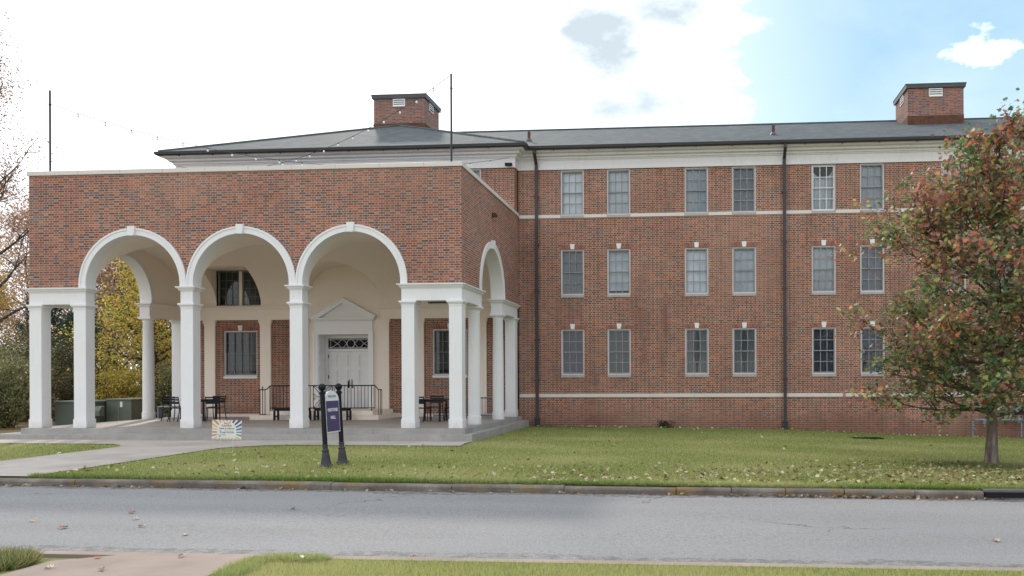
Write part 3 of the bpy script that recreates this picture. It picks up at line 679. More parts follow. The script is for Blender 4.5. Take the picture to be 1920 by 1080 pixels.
def sash_mesh(x0, x1, z0, z1, y, cols, rows, st=.045, mu=.027, th=.03):
    m = MB(); m.box(x0, x1, y, y+th, z0, z0+st); m.box(x0, x1, y, y+th, z1-st, z1); m.box(x0, x0+st, y+.001, y+th, z0+st, z1-st); m.box(x1-st, x1, y+.001, y+th, z0+st, z1-st)
    for i in range(1, cols):
        c = lerp(x0+st, x1-st, i/cols); m.box(c-mu/2, c+mu/2, y+.004, y+th, z0+st, z1-st)
    for j in range(1, rows):
        c = lerp(z0+st, z1-st, j/rows)
        for i in range(cols):
            a = lerp(x0+st, x1-st, i/cols) + (mu/2 if i else 0); b = lerp(x0+st, x1-st, (i+1)/cols) - (mu/2 if i < cols-1 else 0)
            m.box(a, b, y+.005, y+th, c-mu/2, c+mu/2)
    return m
def window(xc, w, z0, z1, y, cols=3, rows=2, blind='b', gap=0.0, sash=None, lint=True, sill=True, sillm=None, frame=.042, parent=None, curtain=False):
    x0, x1 = xc - w/2, xc + w/2; s = sash or M_SASH; f = frame; yy = y + .035
    m = MB(); m.box(x0, x0+f, yy, yy+.09, z0, z1); m.box(x1-f, x1, yy, yy+.09, z0, z1); m.box(x0+f, x1-f, yy+.001, yy+.09, z1-f, z1); m.box(x0+f, x1-f, yy-.012, yy+.09, z0, z0+f*.9)
    o = m.build('window', M_FRAME, parent or hall)
    zm = (z0+z1)/2; a0, a1 = x0+f+.002, x1-f-.002
    sash_mesh(a0, a1, zm-.015, z1-f-.002, yy+.022, cols, rows, .036).build('upper_sash', s, o)
    sash_mesh(a0, a1, z0+f+.002, zm+.018, yy+.054, cols, rows, .036).build('lower_sash', s, o)
    g = MB(); g.quad((a0, yy+.088, z0+f), (a1, yy+.088, z0+f), (a1, yy+.088, z1-f), (a0, yy+.088, z1-f)); g.build('pane', M_GLASS, o)
    b = MB()
    if blind == 'l':                                       # a pair of net curtains with a dark gap
        for sgn_ in (-1, 1):
            n = 14; vs = []; xe = a0 if sgn_ < 0 else a1
            for i in range(n+1):
                t = i/n
                for q in range(9):
                    pull = .46 - .12*math.sin(math.pi*min(1, q/8*1.2)); vs.append((xe - sgn_*t*pull*(a1-a0), yy + .15 + .022*math.sin(t*22 + q*.5), lerp(z1 - f, z0 + f + .01, q/8)))
            cb = MB(); cb.add(vs, [(i*9+q, (i+1)*9+q, (i+1)*9+q+1, i*9+q+1) for i in range(n) for q in range(8)]); cb.build('curtain', BL['o2'], o, True)
    elif curtain:                                           # cloth sagging between two pins
        n = 16; vs = []
        for i in range(n+1):
            t = i/n; xx_ = lerp(a0, a1, t); sag = .10 + .33 * math.sin(math.pi*t)**.8
            for q in range(9):
                zz = lerp(z1 - f - sag, z0 + f + .01, q/8); vs.append((xx_, yy + .16 + .03*math.sin(t*19 + q*.35) * (.4+q/8), zz))
        b.add(vs, [(i*9+q, (i+1)*9+q, (i+1)*9+q+1, i*9+q+1) for i in range(n) for q in range(8)]); b.build('curtain', BL['c'], o, True)
    else:
        zb = z0 + f + gap
        b.quad((a0-.03, yy+.16, zb), (a1+.03, yy+.16, zb), (a1+.03, yy+.16, z1), (a0-.03, yy+.16, z1)); b.build('blind', BL[blind], o)
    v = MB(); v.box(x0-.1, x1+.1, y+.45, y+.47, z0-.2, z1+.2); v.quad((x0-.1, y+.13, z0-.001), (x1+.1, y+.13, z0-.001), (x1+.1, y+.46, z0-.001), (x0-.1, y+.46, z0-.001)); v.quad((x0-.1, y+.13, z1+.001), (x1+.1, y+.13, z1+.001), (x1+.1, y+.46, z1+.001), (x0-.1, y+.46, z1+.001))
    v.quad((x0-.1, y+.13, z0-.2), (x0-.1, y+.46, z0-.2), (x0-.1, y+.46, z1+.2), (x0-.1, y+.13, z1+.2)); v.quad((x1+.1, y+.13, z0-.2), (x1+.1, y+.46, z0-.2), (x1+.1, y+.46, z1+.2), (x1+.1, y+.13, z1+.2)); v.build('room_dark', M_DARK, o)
    if sill:
        q = MB(); q.prism([(y-.03, z0-.095), (y+.03, z0-.095), (y+.035, z0+.002), (y-.03, z0-.015)], 'x', x0-.005, x1+.005); q.build('sill', sillm or M_SILL, o)
    if lint: lintel(w, o, xc, z1, y)
    return o
looks = {0: ['d', 'o', 'l', 'l', 's', 's', 'd', 'g', 'l', 'd'], 1: ['g', 'b', 'w', 'w', 'w', 'g', 'b', 'w', 'g', 'b'], 2: ['w', 'w', 'b', 'g', 'c', 'b', 'w', 'b', 'w', 'w']}
for fi, (a, b) in enumerate(FLR):
    for wi, x in enumerate(WX):
        lk = looks[fi][wi]; gap = {(1, 1): .12, (1, 0): .04, (2, 1): .02, (2, 3): .03, (1, 4): .02, (2, 5): .05}.get((fi, wi), 0)
        s = M_SASHW if (fi, wi) == (2, 4) else (M_SASH if fi else M_SASHL)
        window(x, WW, a, b, YW, 3, 2, lk, gap, s, lint=(fi < 2), curtain=(lk == 'c'))
window((TWX[0]+TWX[1])/2, WW, 7.72, 9.405, YB, 3, 2, 'b', 0, M_SASH, lint=False)
for o_ in BWN:
    window((o_[0]+o_[1])/2, 1.30, o_[2], o_[3], YB, 4, 2, 'p', .16, M_SASHD, lint=True, sillm=M_WHITE)
for a, b in RWX:                                           # paired upper lights deep in the vault
    zc = (a+b)/2
    for p, q in ((a, zc-.06), (zc+.06, b)):
        m = sash_mesh(p+.01, q-.01, RWZ0+.02, RWZ1-.01, YB+.16, 3, 4, .04, .022); o = m.build('window', M_SASHD, hall)
        g = MB(); g.quad((p+.02, YB+.185, RWZ0), (q-.02, YB+.185, RWZ0), (q-.02, YB+.185, RWZ1), (p+.02, YB+.185, RWZ1)); g.build('pane', M_GLASS, o)
        g = MB(); g.box(p, q, YB+.215, YB+.22, lerp(RWZ0, RWZ1, .18), RWZ1); g.build('blind', BL['k'], o)
    m = MB(); m.box(zc-.058, zc+.058, YB+.12, YB+.235, RWZ0, RWZ1); m.build('mullion', M_CREAM, hall)
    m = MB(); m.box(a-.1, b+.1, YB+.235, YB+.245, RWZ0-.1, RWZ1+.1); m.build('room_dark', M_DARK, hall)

# ------------- belt courses, frieze, cornice, gutters
m = MB(); x = XR + .04
while x < 41.5:
    b = min(41.5, x + 1.62); m.box(x+.003, b-.003, YW-.035, YW+.02, .992, 1.122); x = b
m.build('lower_belt_course', M_LIME, hall)
m = MB(); segs = []; x = XR + .04
for c in WX: segs.append((x, c - WW/2 - .008)); x = c + WW/2 + .008
segs.append((x, 41.5))
for a, b in segs: m = MB(); m.box(a, b, YW-.028, YW+.02, 7.63, 7.755); m.build('upper_belt_course', M_LIME, hall)
EAV = 10.06
FR = [(-.02, 9.415), (.05, 9.415), (.05, 9.50), (.035, 9.51), (.035, 9.75), (.06, 9.765), (.075, 9.80), (.11, 9.815), (.115, 9.87), (.22, 9.90), (.24, 9.965), (.36, 10.0), (.40, 10.045), (.40, 10.08), (-.02, 10.08)]
pathE = [(42, YW), (XR - .03, YW), (XR - .03, YB), (XL, YB), (XL, 45)]
m = MB(); m.mould(pathE, [(-o, z) for o, z in FR]); m.build('roof_cornice', M_TRIM, hall)
GT = [(.40, 10.06), (.50, 10.06), (.545, 10.085), (.56, 10.18), (.535, 10.185), (.40, 10.15)]
m = MB(); m.mould(pathE, [(-o, z) for o, z in GT]); g_ = m.build('gutter', M_GUT, hall)
m = MB()
for x in np.arange(-5.2, 41, 1.3): m.box(x-.012, x+.012, YW-.50, YW-.40, 10.03, 10.062)
for x in np.arange(-19.2, -6.8, 1.3): m.box(x-.012, x+.012, YB-.50, YB-.40, 10.03, 10.062)
m.build('bracket', M_GUT, g_)
# ------------- roof
z0r = 10.165; RD = 38.1; RZ = 12.92; AZ_ = 12.90
eyW, eyB = YW - .545, YB - .545; exL, exR = XL - .545, XR + .515
A1 = (XC, 36.75, AZ_); A2 = (XC, 39.4, AZ_)
m = MB(); th = .05
m.add([(exL, eyB, z0r), (exR, eyB, z0r), A1], [(0, 1, 2)])
m.add([(exL, eyB, z0r), A1, A2, (exL, 45.5, z0r)], [(0, 1, 2, 3)])
m.add([(exR, eyB, z0r), (exR, 45.5, z0r), A2, A1], [(0, 1, 2, 3)])
m.add([(exL, 45.5, z0r), A2, (exR, 45.5, z0r)], [(0, 1, 2)])
m.add([(exR - 8, eyW, z0r - .001), (42.4, eyW, z0r - .001), (42.4, RD, RZ), (XC, RD, RZ), (XC + .3, RD - .02, RZ - .01)], [(0, 1, 2, 3)])
m.add([(XC, RD, RZ), (42.4, RD, RZ), (42.4, 45.5, z0r), (XC, 45.5, z0r)], [(0, 1, 2, 3)])
roof = m.build('roof', M_ROOF, hall, recalc=False)
m = MB(); m.tube([(exL+.1, eyB+.1, z0r+.05), (A1[0], A1[1], A1[2]+.02)], .05, 6); m.tube([(exR-.1, eyB+.1, z0r+.05), (A1[0], A1[1], A1[2]+.02)], .05, 6); m.tube([(XC+1.2, RD, RZ+.015), (42.3, RD, RZ+.015)], .05, 6); m.build('ridge_cap', M_ROOF, roof)
def chimney(x0, x1, y0, y1, zb, zt, louv):
    m = MB(); m.box(x0, x1, y0, y1, zb, zt - .16); o = m.build('chimney', M_BC, hall)
    q = MB(); q.mould([(x0, y0), (x1, y0), (x1, y1), (x0, y1)], [(-.3, zt-.165), (.07, zt-.165), (.09, zt-.02), (.11, zt), (-.3, zt)], True); q.box(x0-.05, x1+.05, y0-.05, y1+.05, zt-.03, zt+.004); q.build('cap', M_CAP, o)
    xm = lerp(x0, x1, .5); zl_ = zt - .19; L = MB()
    L.box(xm-.275, xm+.275, y0-.03, y0+.02, zl_-.045, zl_); L.box(xm-.275, xm+.275, y0-.03, y0+.02, zl_-.34, zl_-.30)
    L.box(xm-.275, xm-.245, y0-.028, y0+.02, zl_-.30, zl_-.045); L.box(xm+.245, xm+.275, y0-.028, y0+.02, zl_-.30, zl_-.045)
    for i in range(3): zz = zl_ - .30 + i*.087; L.prism([(y0-.025, zz), (y0-.02, zz-.004), (y0+.0, zz+.045), (y0-.01, zz+.05)], 'x', xm-.245, xm+.245)
    L.build('louvre', M_LOUV, o)
    D = MB(); D.box(xm-.245, xm+.245, y0-.008, y0-.004, zl_-.30, zl_-.045); D.build('louvre_void', M_DARK, o)
    ym = lerp(y0, y1, .45); sx = x1 if louv > 0 else x0; s = louv; L = MB()
    def bx(ya, yb, d0, za, zb2, mb=L): mb.box(min(sx, sx+s*d0), max(sx, sx+s*d0), ya, yb, za, zb2)
    bx(ym-.275, ym+.275, .03, zl_-.34, zl_-.30); bx(ym-.275, ym+.275, .03, zl_-.045, zl_); bx(ym-.275, ym-.245, .028, zl_-.30, zl_-.045); bx(ym+.245, ym+.275, .028, zl_-.30, zl_-.045)
    for i in range(1, 3): bx(ym-.245, ym+.245, .025, zl_-.30+i*.087, zl_-.30+i*.087+.035)
    L.build('louvre', M_LOUV, o); D = MB(); bx(ym-.245, ym+.245, .006, zl_-.30, zl_-.045, D); D.build('louvre_void', M_DARK, o)
    F = MB(); F.mould([(x0, y0), (x1, y0), (x1, y1), (x0, y1)], [(-.05, zb), (.012, zb), (.012, louv_f(y0)), (-.05, louv_f(y0))], True); F.build('flashing', M_RUST, o)
def louv_f(y0): return 12.53 if y0 < 36.5 else 13.08
chimney(-14.34, -12.03, 36.95, 39.05, 12.0, 14.35, 1)
chimney(8.77, 11.03, 36.05, 38.2, 11.9, 13.83, -1)
for x, y in ((-6.53, 32.9), (2.96, 32.95)):
    zb = z0r + (y - eyW) * (RZ - z0r) / (RD - eyW); m = MB(); m.tube([(x, y, zb - .05), (x, y, zb + .36)], .058, 10); o = m.build('vent_pipe', M_RUST, hall, True)
    q = MB(); q.lathe([(.13, zb - .03), (.12, zb + .02), (.062, zb + .10)], x, y, 14); q.build('collar', M_CAP, o, True)
# ------------- downspouts
def downspout(x, zb):
    m = MB(); s = .055
    def seg(p, q):
        m.add([(p[0]-s, p[1]-.04, p[2]), (p[0]+s, p[1]-.04, p[2]), (p[0]+s, p[1]+.04, p[2]), (p[0]-s, p[1]+.04, p[2]), (q[0]-s, q[1]-.04, q[2]), (q[0]+s, q[1]-.04, q[2]), (q[0]+s, q[1]+.04, q[2]), (q[0]-s, q[1]+.04, q[2])],
              [(0,1,5,4), (1,2,6,5), (2,3,7,6), (3,0,4,7), (0,3,2,1), (4,5,6,7)])
    seg((x, YW-.46, 9.93), (x, YW-.46, 10.07)); seg((x, YW-.10, 9.60), (x, YW-.46, 9.93)); seg((x, YW-.10, zb+.34), (x, YW-.10, 9.60))
    o = m.build('downspout', M_DSP, hall)
    q = MB()
    for z in (1.6, 3.1, 4.9, 6.6, 8.4): q.box(x-.085, x+.085, YW-.147, YW-.001, z, z+.05)
    q.build('strap', M_DSP, o)
    q = MB(); q.box(x-.085, x+.085, YW-.19, YW-.02, zb, zb+.33); q.box(x-.095, x+.095, YW-.20, YW-.01, zb+.331, zb+.36); q.build('boot', M_GUT, o)
for x in (-5.905, 3.18, 12.35): downspout(x, wall_z(x) - .05)

# ------------- doorway
m = MB(); jx0, jx1 = -14.22, -11.96; yj = YB - .10
m.box(jx0, DOX[0], yj, YB + .02, .6, 3.5); m.box(DOX[1], jx1, yj, YB + .02, .6, 3.5); m.box(DOX[0], DOX[1], yj + .001, YB + .02, DOZ, 3.5)
m.box(jx0 - .02, DOX[0] - .10, yj - .025, yj - .001, .6, 3.5); m.box(DOX[1] + .10, jx1 + .02, yj - .025, yj - .001, .6, 3.5); m.box(jx0 - .02, jx1 + .02, yj - .026, yj - .001, DOZ + .09, 3.51)
m.box(jx0 + .02, jx1 - .02, yj + .02, YB - .001, 3.512, 3.86)
ds = m.build('door_surround', M_DOORW, hall)
xm = (jx0 + jx1)/2; pw = 1.22
m = MB(); m.mould([(xm - pw + .1, YB - .01), (xm - pw + .1, yj - .0), (xm + pw - .1, yj - .0), (xm + pw - .1, YB - .01)], [(.0, 3.862), (.03, 3.862), (.06, 3.90), (.10, 3.925), (.10, 3.97), (0, 3.97)])
za, zp = 3.972, 4.60
m.prism([(xm - pw, za), (xm + pw, za), (xm, zp)], 'y', yj + .05, YB - .014)
for s in (-1, 1):
    m.prism([(xm + s*pw, za), (xm + s*(pw + .02), za + .03), (xm, zp + .07), (xm, zp - .08), (xm + s*(pw - .33), za)], 'y', yj - .10, yj + .049)
    m.prism([(xm + s*(pw+.05), za + .03), (xm + s*(pw + .06), za + .06), (xm, zp + .125), (xm, zp + .072), (xm + s*(pw + .02), za + .032)], 'y', yj - .14, YB - .016)
m.build('pediment', M_DOORW, ds)
yd = YB + .60
def panels(m, x0, x1, y, z0, z1, cols, zs):
    wv = (x1 - x0)/cols
    for i in range(cols):
        for a, b in zs:
            p, q = x0 + i*wv + .07, x0 + (i+1)*wv - .07
            m.box(p, q, y - .022, y + .01, a, b); m.box(p + .03, q - .03, y - .045, y - .023, a + .03, b - .03)
ZS = [(.75, 1.30), (1.42, 2.05), (2.17, 2.62)]
xmid = (DOX[0] + DOX[1])/2
for (p, q) in ((DOX[0] + .10, xmid - .003), (xmid + .003, DOX[1] - .10)):
    m = MB(); m.box(p, q, yd, yd + .05, .60, 2.74); panels(m, p, q, yd, 0, 0, 2, ZS); o = m.build('door', M_DOOR, hall)
    hx = q - .07 if p < xmid - .3 else p + .07
    h = MB(); h.tube([(hx, yd - .05, 1.42), (hx, yd - .06, 1.62)], .016, 8); h.box(hx - .03, hx + .03, yd - .012, yd - .001, 1.36, 1.68); h.build('handle', M_BLACK, o)
    h = MB()
    hh = p + .012 if p < xmid - .3 else q - .012
    for z in (.9, 1.72, 2.5): h.box(hh - .014, hh + .014, yd - .014, yd - .001, z, z + .13)
    h.build('hinge', M_BLACK, o)
m = MB(); m.box(DOX[0], DOX[0] + .098, yd - .03, yd + .06, .6, DOZ); m.box(DOX[1] - .098, DOX[1], yd - .03, yd + .06, .6, DOZ); m.box(DOX[0] + .098, DOX[1] - .098, yd - .029, yd + .06, 2.745, 2.85); m.box(DOX[0] + .098, DOX[1] - .098, yd - .029, yd + .06, 3.235, DOZ); m.build('door_frame', M_DOOR, hall)
for sx_, d_ in ((DOX[0], 1), (DOX[1], -1)):              # panelled reveals
    m = MB(); x0_, x1_ = sorted((sx_ + d_*.002, sx_ + d_*.028)); m.box(x0_, x1_, YB - .08, yd - .032, .6, DOZ - .002)
    for a, b in ZS + [(2.75, 3.2)]:
        for p, q in ((YB - .04, YB + .25), (YB + .28, YB + .55)): xa, xb = sorted((sx_ + d_*.028, sx_ + d_*.042)); m.box(xa, xb, p + .03, q - .03, a, b)
    m.build('reveal_panel', M_DOOR, hall)
tx0, tx1, tz0, tz1 = DOX[0] + .10, DOX[1] - .10, 2.852, 3.233
m = MB(); m.quad((tx0, yd + .03, tz0), (tx1, yd + .03, tz0), (tx1, yd + .03, tz1), (tx0, yd + .03, tz1)); tr_ = m.build('transom', M_DARK, hall)
m = MB(); tc_ = (tx0 + tx1)/2; zc_ = (tz0 + tz1)/2; hh_ = (tz1 - tz0)/2
def bar(pts, r=.009): m.tube([(p[0], yd + .018, p[1]) for p in pts], r, 6)
bar([(tc_ + .15*math.cos(a), zc_ + .15*math.sin(a)) for a in np.linspace(0, 2*math.pi, 25)], .012)
for z in (tz0 + .04, tz1 - .04): bar([(tx0, z), (tx1, z)])
for s in (-1, 1):
    for t in (-1, 1):
        bar([(tc_ + s*(.15 + .36*q), zc_ + t*(hh_ - .04)*(math.sin(math.pi*q) ** 1.2)) for q in np.linspace(0, 1, 11)])
        bar([(tc_ + s*(.51 + .33*q), zc_ + t*(hh_ - .04)*(math.sin(math.pi*q/2) ** 1.2)) for q in np.linspace(0, 1, 9)])
    bar([(tc_ + s*.78, tz0), (tc_ + s*.78, tz1)])
bar([(tc_, tz0), (tc_, zc_ - .15)]); bar([(tc_, zc_ + .15), (tc_, tz1)])
m.build('tracery', M_LOUV, tr_)

# ------------- steps, porch floor, stoop
def steps():
    m = MB()
    def run(pts, z0, z1, yb):      # U-shaped blocks with open joints
        for a, b in zip(pts, pts[1:]): pass
    def blocks_x(x0, x1, y0, y1, z0, z1, L):
        x = x0
        while x < x1 - .01:
            b = min(x1, x + L * random.uniform(.8, 1.25));  b = x1 if x1 - b < .5 else b
            m.box(x + .003, b - .003, y0 + random.uniform(0, .006), y1, z0, z1 + random.uniform(-.004, .0)); x = b
    def blocks_y(x0, x1, y0, y1, z0, z1, L):
        y = y0
        while y < y1 - .01:
            b = min(y1, y + L * random.uniform(.8, 1.25)); b = y1 if y1 - b < .5 else b
            m.box(x0, x1 - random.uniform(0, .006), y + .003, b - .003, z0, z1 + random.uniform(-.004, 0)); y = b
    blocks_x(XL - .80, XR + .40, 23.10, 23.47, -.3, .148, 2.3); blocks_y(XR + .06, XR + .40, 23.475, YW - .01, -.3, .148, 1.7); blocks_y(XL - .80, XL - .10, 23.475, YW + .6, -.3, .148, 1.9)
    blocks_x(XL - .17, XR + .12, 23.42, 23.80, .10, FL - .003, 2.1); blocks_y(XR - .30, XR + .12, 23.805, YW - .012, .10, FL - .003, 1.6); blocks_y(XL - .17, XL + .3, 23.805, YW + .4, .10, FL - .003, 1.8)
    return m
steps().build('step', M_STEP, hall)
m = MB(); m.box(XL + .3, XR - .302, 23.80, YB + .4, -.2, FL - .006); m.build('porch_floor', M_FLOOR, hall)
m = MB(); m.box(-15.5, -10.9, 28.40, YB - .08, FL - .01, .45); m.build('stoop_step', M_CREAM, hall)
m = MB(); m.box(-14.86, -11.2, 28.65, YB - .082, .451, .60); m.build('stoop', M_CREAM, hall)
m = MB(); m.box(DOX[0], DOX[1], YB - .082, yd - .0, .5, .602); m.build('threshold', M_STEP, hall)

# ------------------------------------------------------------------ railings on the porch
def railing():
    o = empty('stair_railing', (-13.0, 28.6, .6), label='black iron railing with a scrolled centre panel in front of the white doorway', cat='railing')
    o.location = (0, 0, 0)
    y = 28.60; x0, x1 = -14.86, -11.10; zt, zb = 1.475, .70
    m = MB(); m.tube([(-15.22, y, 1.34), (-15.05, y, 1.335), (-14.95, y, 1.37), (-14.88, y, 1.455), (x0+.06, y, zt), (x1, y, zt), (-10.98, y, 1.33), (-10.86, y, 1.33)], .019, 8); m.build('top_rail', M_BLACK, o, True)
    m = MB(); m.tube([(x0, y, zb), (x1, y, zb)], .015, 6); m.build('bottom_rail', M_BLACK, o)
    n = 31
    pan = (-13.30, -12.62)
    for i in range(n + 1):
        x = lerp(x0, x1, i/n)
        if pan[0] - .02 < x < pan[1] + .02: continue
        m = MB(); m.tube([(x, y, zb - (.11 if i % 10 == 0 else 0)), (x, y, zt)], .017 if i % 10 == 0 else .0095, 6); m.build('baluster', M_BLACK, o)
    for x in (-15.22, -15.13, -15.04, -10.97, -10.91, -10.86): m = MB(); m.tube([(x, y, .455), (x, y, 1.335)], .0125, 6); m.build('baluster', M_BLACK, o)
    m = MB(); m.tube([(-15.26, y, .47), (-15.0, y, .47)], .012, 6); m.tube([(-15.13, y, 1.34), (-15.13, y, 1.40)], .016, 6); m.lathe([(.002, 1.39), (.024, 1.41), (.024, 1.43), (.002, 1.45)], -15.13, y, 10); m.build('newel_finial', M_BLACK, o)
    m = MB(); cx = (pan[0] + pan[1])/2; cz = (zb + zt)/2; hw = (pan[1]-pan[0])/2; hz_ = (zt - zb)/2
    for s in (-1, 1): m.tube([(cx + s*hw, y, zb), (cx + s*hw, y, zt)], .014, 6)
    m.tube([(cx, y, zb), (cx, y, zt)], .010, 6); m.tube([(cx - hw, y, cz), (cx + hw, y, cz)], .010, 6)
    for s in (-1, 1):
        m.tube([(cx + s*hw, y, zt - .02), (cx - s*hw, y, zb + .02)], .010, 6)
        m.tube([(cx + s*(hw - .30*math.sin(a)), y, cz + (hz_ - .02)*math.cos(a)) for a in np.linspace(0, math.pi, 15)], .010, 6)
        for t in (-1, 1):
            m.tube([(cx + s*(hw - .04 - .06*(1 - q)*math.sin(q*7)), y, cz + t*(.04 + .07*q + .04*math.cos(q*7)*(1 - q))) for q in np.linspace(0, 1, 12)], .008, 6)
    m.build('scroll_panel', M_BLACK, o)
    return o
railing()
def grey_rail():
    o = empty('ramp_railing', label='grey metal picket railing along the porch wall behind the right hand table', cat='railing')
    y = 30.18; x0, x1 = -9.55, -7.05
    m = MB(); m.tube([(x0, y, 1.0), (x1, y, 1.0)], .026, 8); m.build('top_rail', M_GREYM, o, True)
    m = MB(); m.box(x0, x1, y-.02, y+.02, .33, .40); m.build('bottom_rail', M_GREYM, o)
    for i in range(23): x = lerp(x0 + .02, x1 - .02, i/22); m = MB(); m.tube([(x, y, .40), (x, y, .985)], .008 if i % 11 else .02, 6); m.build('baluster', M_GREYM, o)
grey_rail()

# ------------------------------------------------------------------ chairs, tables, benches
def make_chair():
    o = empty('cafe_chair')
    def leg(pts): m = MB(); m.tube(pts, .016, 6); m.build('leg', M_CHAIR, o)
    for s in (-1, 1):
        leg([(s*.20, -.21, .44), (s*.215, -.23, 0)])
        leg([(s*.20, .20, .46), (s*.205, .22, .28), (s*.215, .30, 0)])
    m = MB(); m.box(-.22, .22, -.23, .20, .43, .455)
    m.build('seat', M_CHAIR, o)
    for s in (-1, 1): m = MB(); m.tube([(s*.20, .20, .44), (s*.205, .215, .60), (s*.215, .27, .83)], .015, 6); m.build('back_post', M_CHAIR, o)
    m = MB()
    for z, h in ((.625, .085), (.725, .055), (.80, .045)):
        ya = .215 + (z - .60)*.24; m.box(-.205, .205, ya - .008, ya + .008, z - h/2, z + h/2)
    m.build('backrest', M_CHAIR, o)
    return o
chair0 = make_chair(); chair_used = [False]
def place_chair(x, y, rz, label):
    c = chair0 if not chair_used[0] else copy_tree(chair0); chair_used[0] = True
    c.location = (x, y, FL); c.rotation_euler = (0, 0, R(rz)); tag(c, label, 'chair', 'black metal chairs on the porch')
def make_table(x, y, s, label):
    o = empty('cafe_table', (x, y, FL), label=label, cat='table', group='black metal tables on the porch'); h = s/2
    m = MB(); n = 7
    for i in range(n): a = lerp(-h, h, i/n); m.box(a + .004, a + 2*h/n - .004, -h, h, .70, .72)
    m.build('tabletop', M_CHAIR, o)
    m = MB(); m.mould([(-h+.04, -h+.04), (h-.04, -h+.04), (h-.04, h-.04), (-h+.04, h-.04)], [(-.02, .64), (0, .64), (0, .698), (-.02, .698)], True); m.build('apron', M_CHAIR, o)
    for sx_ in (-1, 1):
        for sy_ in (-1, 1): m = MB(); cx, cy = sx_*(h-.06), sy_*(h-.06); m.box(cx-.028, cx+.028, cy-.028, cy+.028, 0, .638); m.build('leg', M_CHAIR, o)
make_table(-17.03, 27.95, .86, 'square black slatted table half hidden behind the second arch column')
place_chair(-17.75, 27.55, 62, 'black metal chair farthest left on the porch, in front of the grey bench')
place_chair(-17.42, 27.45, 165, 'black metal chair partly hidden by the left edge of a white square column')
place_chair(-16.78, 28.55, 8, 'black metal chair seen over the left table top with its slotted back to the wall')
place_chair(-16.32, 27.55, -150, 'black metal chair beside the left brick panel, behind the striped yard sign')
make_table(-8.72, 27.45, .86, 'square black table between two white columns at the right end of the porch')
place_chair(-8.98, 27.12, 172, 'black chair with its solid back to the lawn at the right hand table')
place_chair(-8.80, 28.05, 4, 'black chair behind the right hand table, facing the lawn')
place_chair(-8.05, 27.60, -95, 'black chair tucked behind the corner column at the right hand table')
def make_bench():
    o = empty('low_bench'); m = MB()
    for i in range(4): m.box(-.62, .62, -.17 + i*.087, -.17 + i*.087 + .078, .385, .42)
    m.build('seat', M_BLACK, o)
    m = MB(); m.box(-.58, .58, -.15, -.12, .32, .384); m.box(-.58, .58, .12, .15, .32, .384); m.build('apron', M_BLACK, o)
    for sx_ in (-1, 1):
        for sy_ in (-1, 1): m = MB(); m.box(sx_*.57-.03, sx_*.57+.03, sy_*.13-.03, sy_*.13+.03, 0, .319); m.build('leg', M_BLACK, o)
        m = MB(); m.box(sx_*.57-.018, sx_*.57+.018, -.098, .098, .11, .15); m.build('stretcher', M_BLACK, o)
    return o
b0 = make_bench(); b0.location = (-13.82, 28.12, FL); tag(b0, 'low black bench mostly behind the middle column, left of the purple sign', 'bench', 'black benches below the doorway')
b1 = copy_tree(b0); b1.location = (-12.40, 28.12, FL); b1['label'] = 'low black bench on the right, seen behind the purple sign'
gb = empty('garden_bench', (-19.0, 29.6, FL), label='plain grey metal bench at the left end of the porch by a round column', cat='bench')
m = MB(); m.box(-.55, .75, -.18, .18, .40, .44); m.build('seat', M_GREYM, gb)
for x in (-.52, .72): m = MB(); m.box(x-.025, x+.025, -.16, .16, 0, .399); m.build('leg', M_GREYM, gb)

# ------------------------------------------------------------------ writing
def text(s, size, loc, rot, mat, parent, name='lettering', sx=1.0, bold=0.0, align='CENTER', font_shear=0):
    cu = bpy.data.curves.new(name, 'FONT'); cu.body = s; cu.size = size; cu.align_x = align; cu.align_y = 'CENTER'; cu.extrude = .0008; cu.offset = bold; cu.shear = font_shear; cu.resolution_u = 3
    t = bpy.data.objects.new(name, cu); COL.objects.link(t)
    bpy.context.view_layer.update()
    me = bpy.data.meshes.new_from_object(t.evaluated_get(bpy.context.evaluated_depsgraph_get()))
    bpy.data.objects.remove(t); me.name = name; me.materials.clear(); me.materials.append(mat)
    o = bpy.data.objects.new(name, me); COL.objects.link(o); o.parent = parent; o.location = loc; o.rotation_euler = rot; o.scale = (sx, 1, 1)
    return o
# purple hall sign, set across the lawn's slope and seen at a slant
SA, SB = Vector((-7.275, 16.20, 0)), Vector((-7.215, 16.83, 0)); sdirv = (SB - SA).normalized(); srz = math.atan2(sdirv.y, sdirv.x)
sign = empty('hall_sign', (SA.x, SA.y, zl(SA.x, SA.y) - .01), srz, label='purple hall sign with white lettering between two black ball-topped posts on the lawn', cat='sign')
sign.rotation_euler = (R(0), R(0), srz); SWD = (SB - SA).length
lean = R(2.9)
sign.rotation_mode = 'XYZ'
sign.matrix_world = Matrix.Translation(sign.location) @ Matrix.Rotation(-lean, 4, 'Y') @ Matrix.Rotation(srz, 4, 'Z')
for x in (0, SWD):
    m = MB(); m.lathe([(.047, .45), (.047, 1.46), (.062, 1.465), (.066, 1.50), (.05, 1.515), (.028, 1.53)], x, 0, 20); p = m.build('post', M_BLACK, sign, True)
    m = MB(); m.lathe([(.125, 0), (.13, .03), (.125, .075), (.10, .095), (.085, .18), (.068, .30), (.062, .33), (.070, .345), (.070, .365), (.050, .38), (.050, .44), (.058, .45), (.058, .47), (.045, .48)], x, 0, 24); m.build('base', simple('worn_base', (.055, .052, .062), .6, .2, .35, 8), p, True)
    m = MB(); m.lathe([(.025, 1.52)] + [(.072*math.sin(a) + .001, 1.605 - .072*math.cos(a)) for a in np.linspace(.3, math.pi, 14)], x, 0, 20); m.build('ball_finial', M_BLACK, p, True)
pz0, pz1, pzc = .70, 1.34, 1.34; px0, px1 = .055, SWD - .055; pc = (px0+px1)/2; ph = (px1-px0)/2
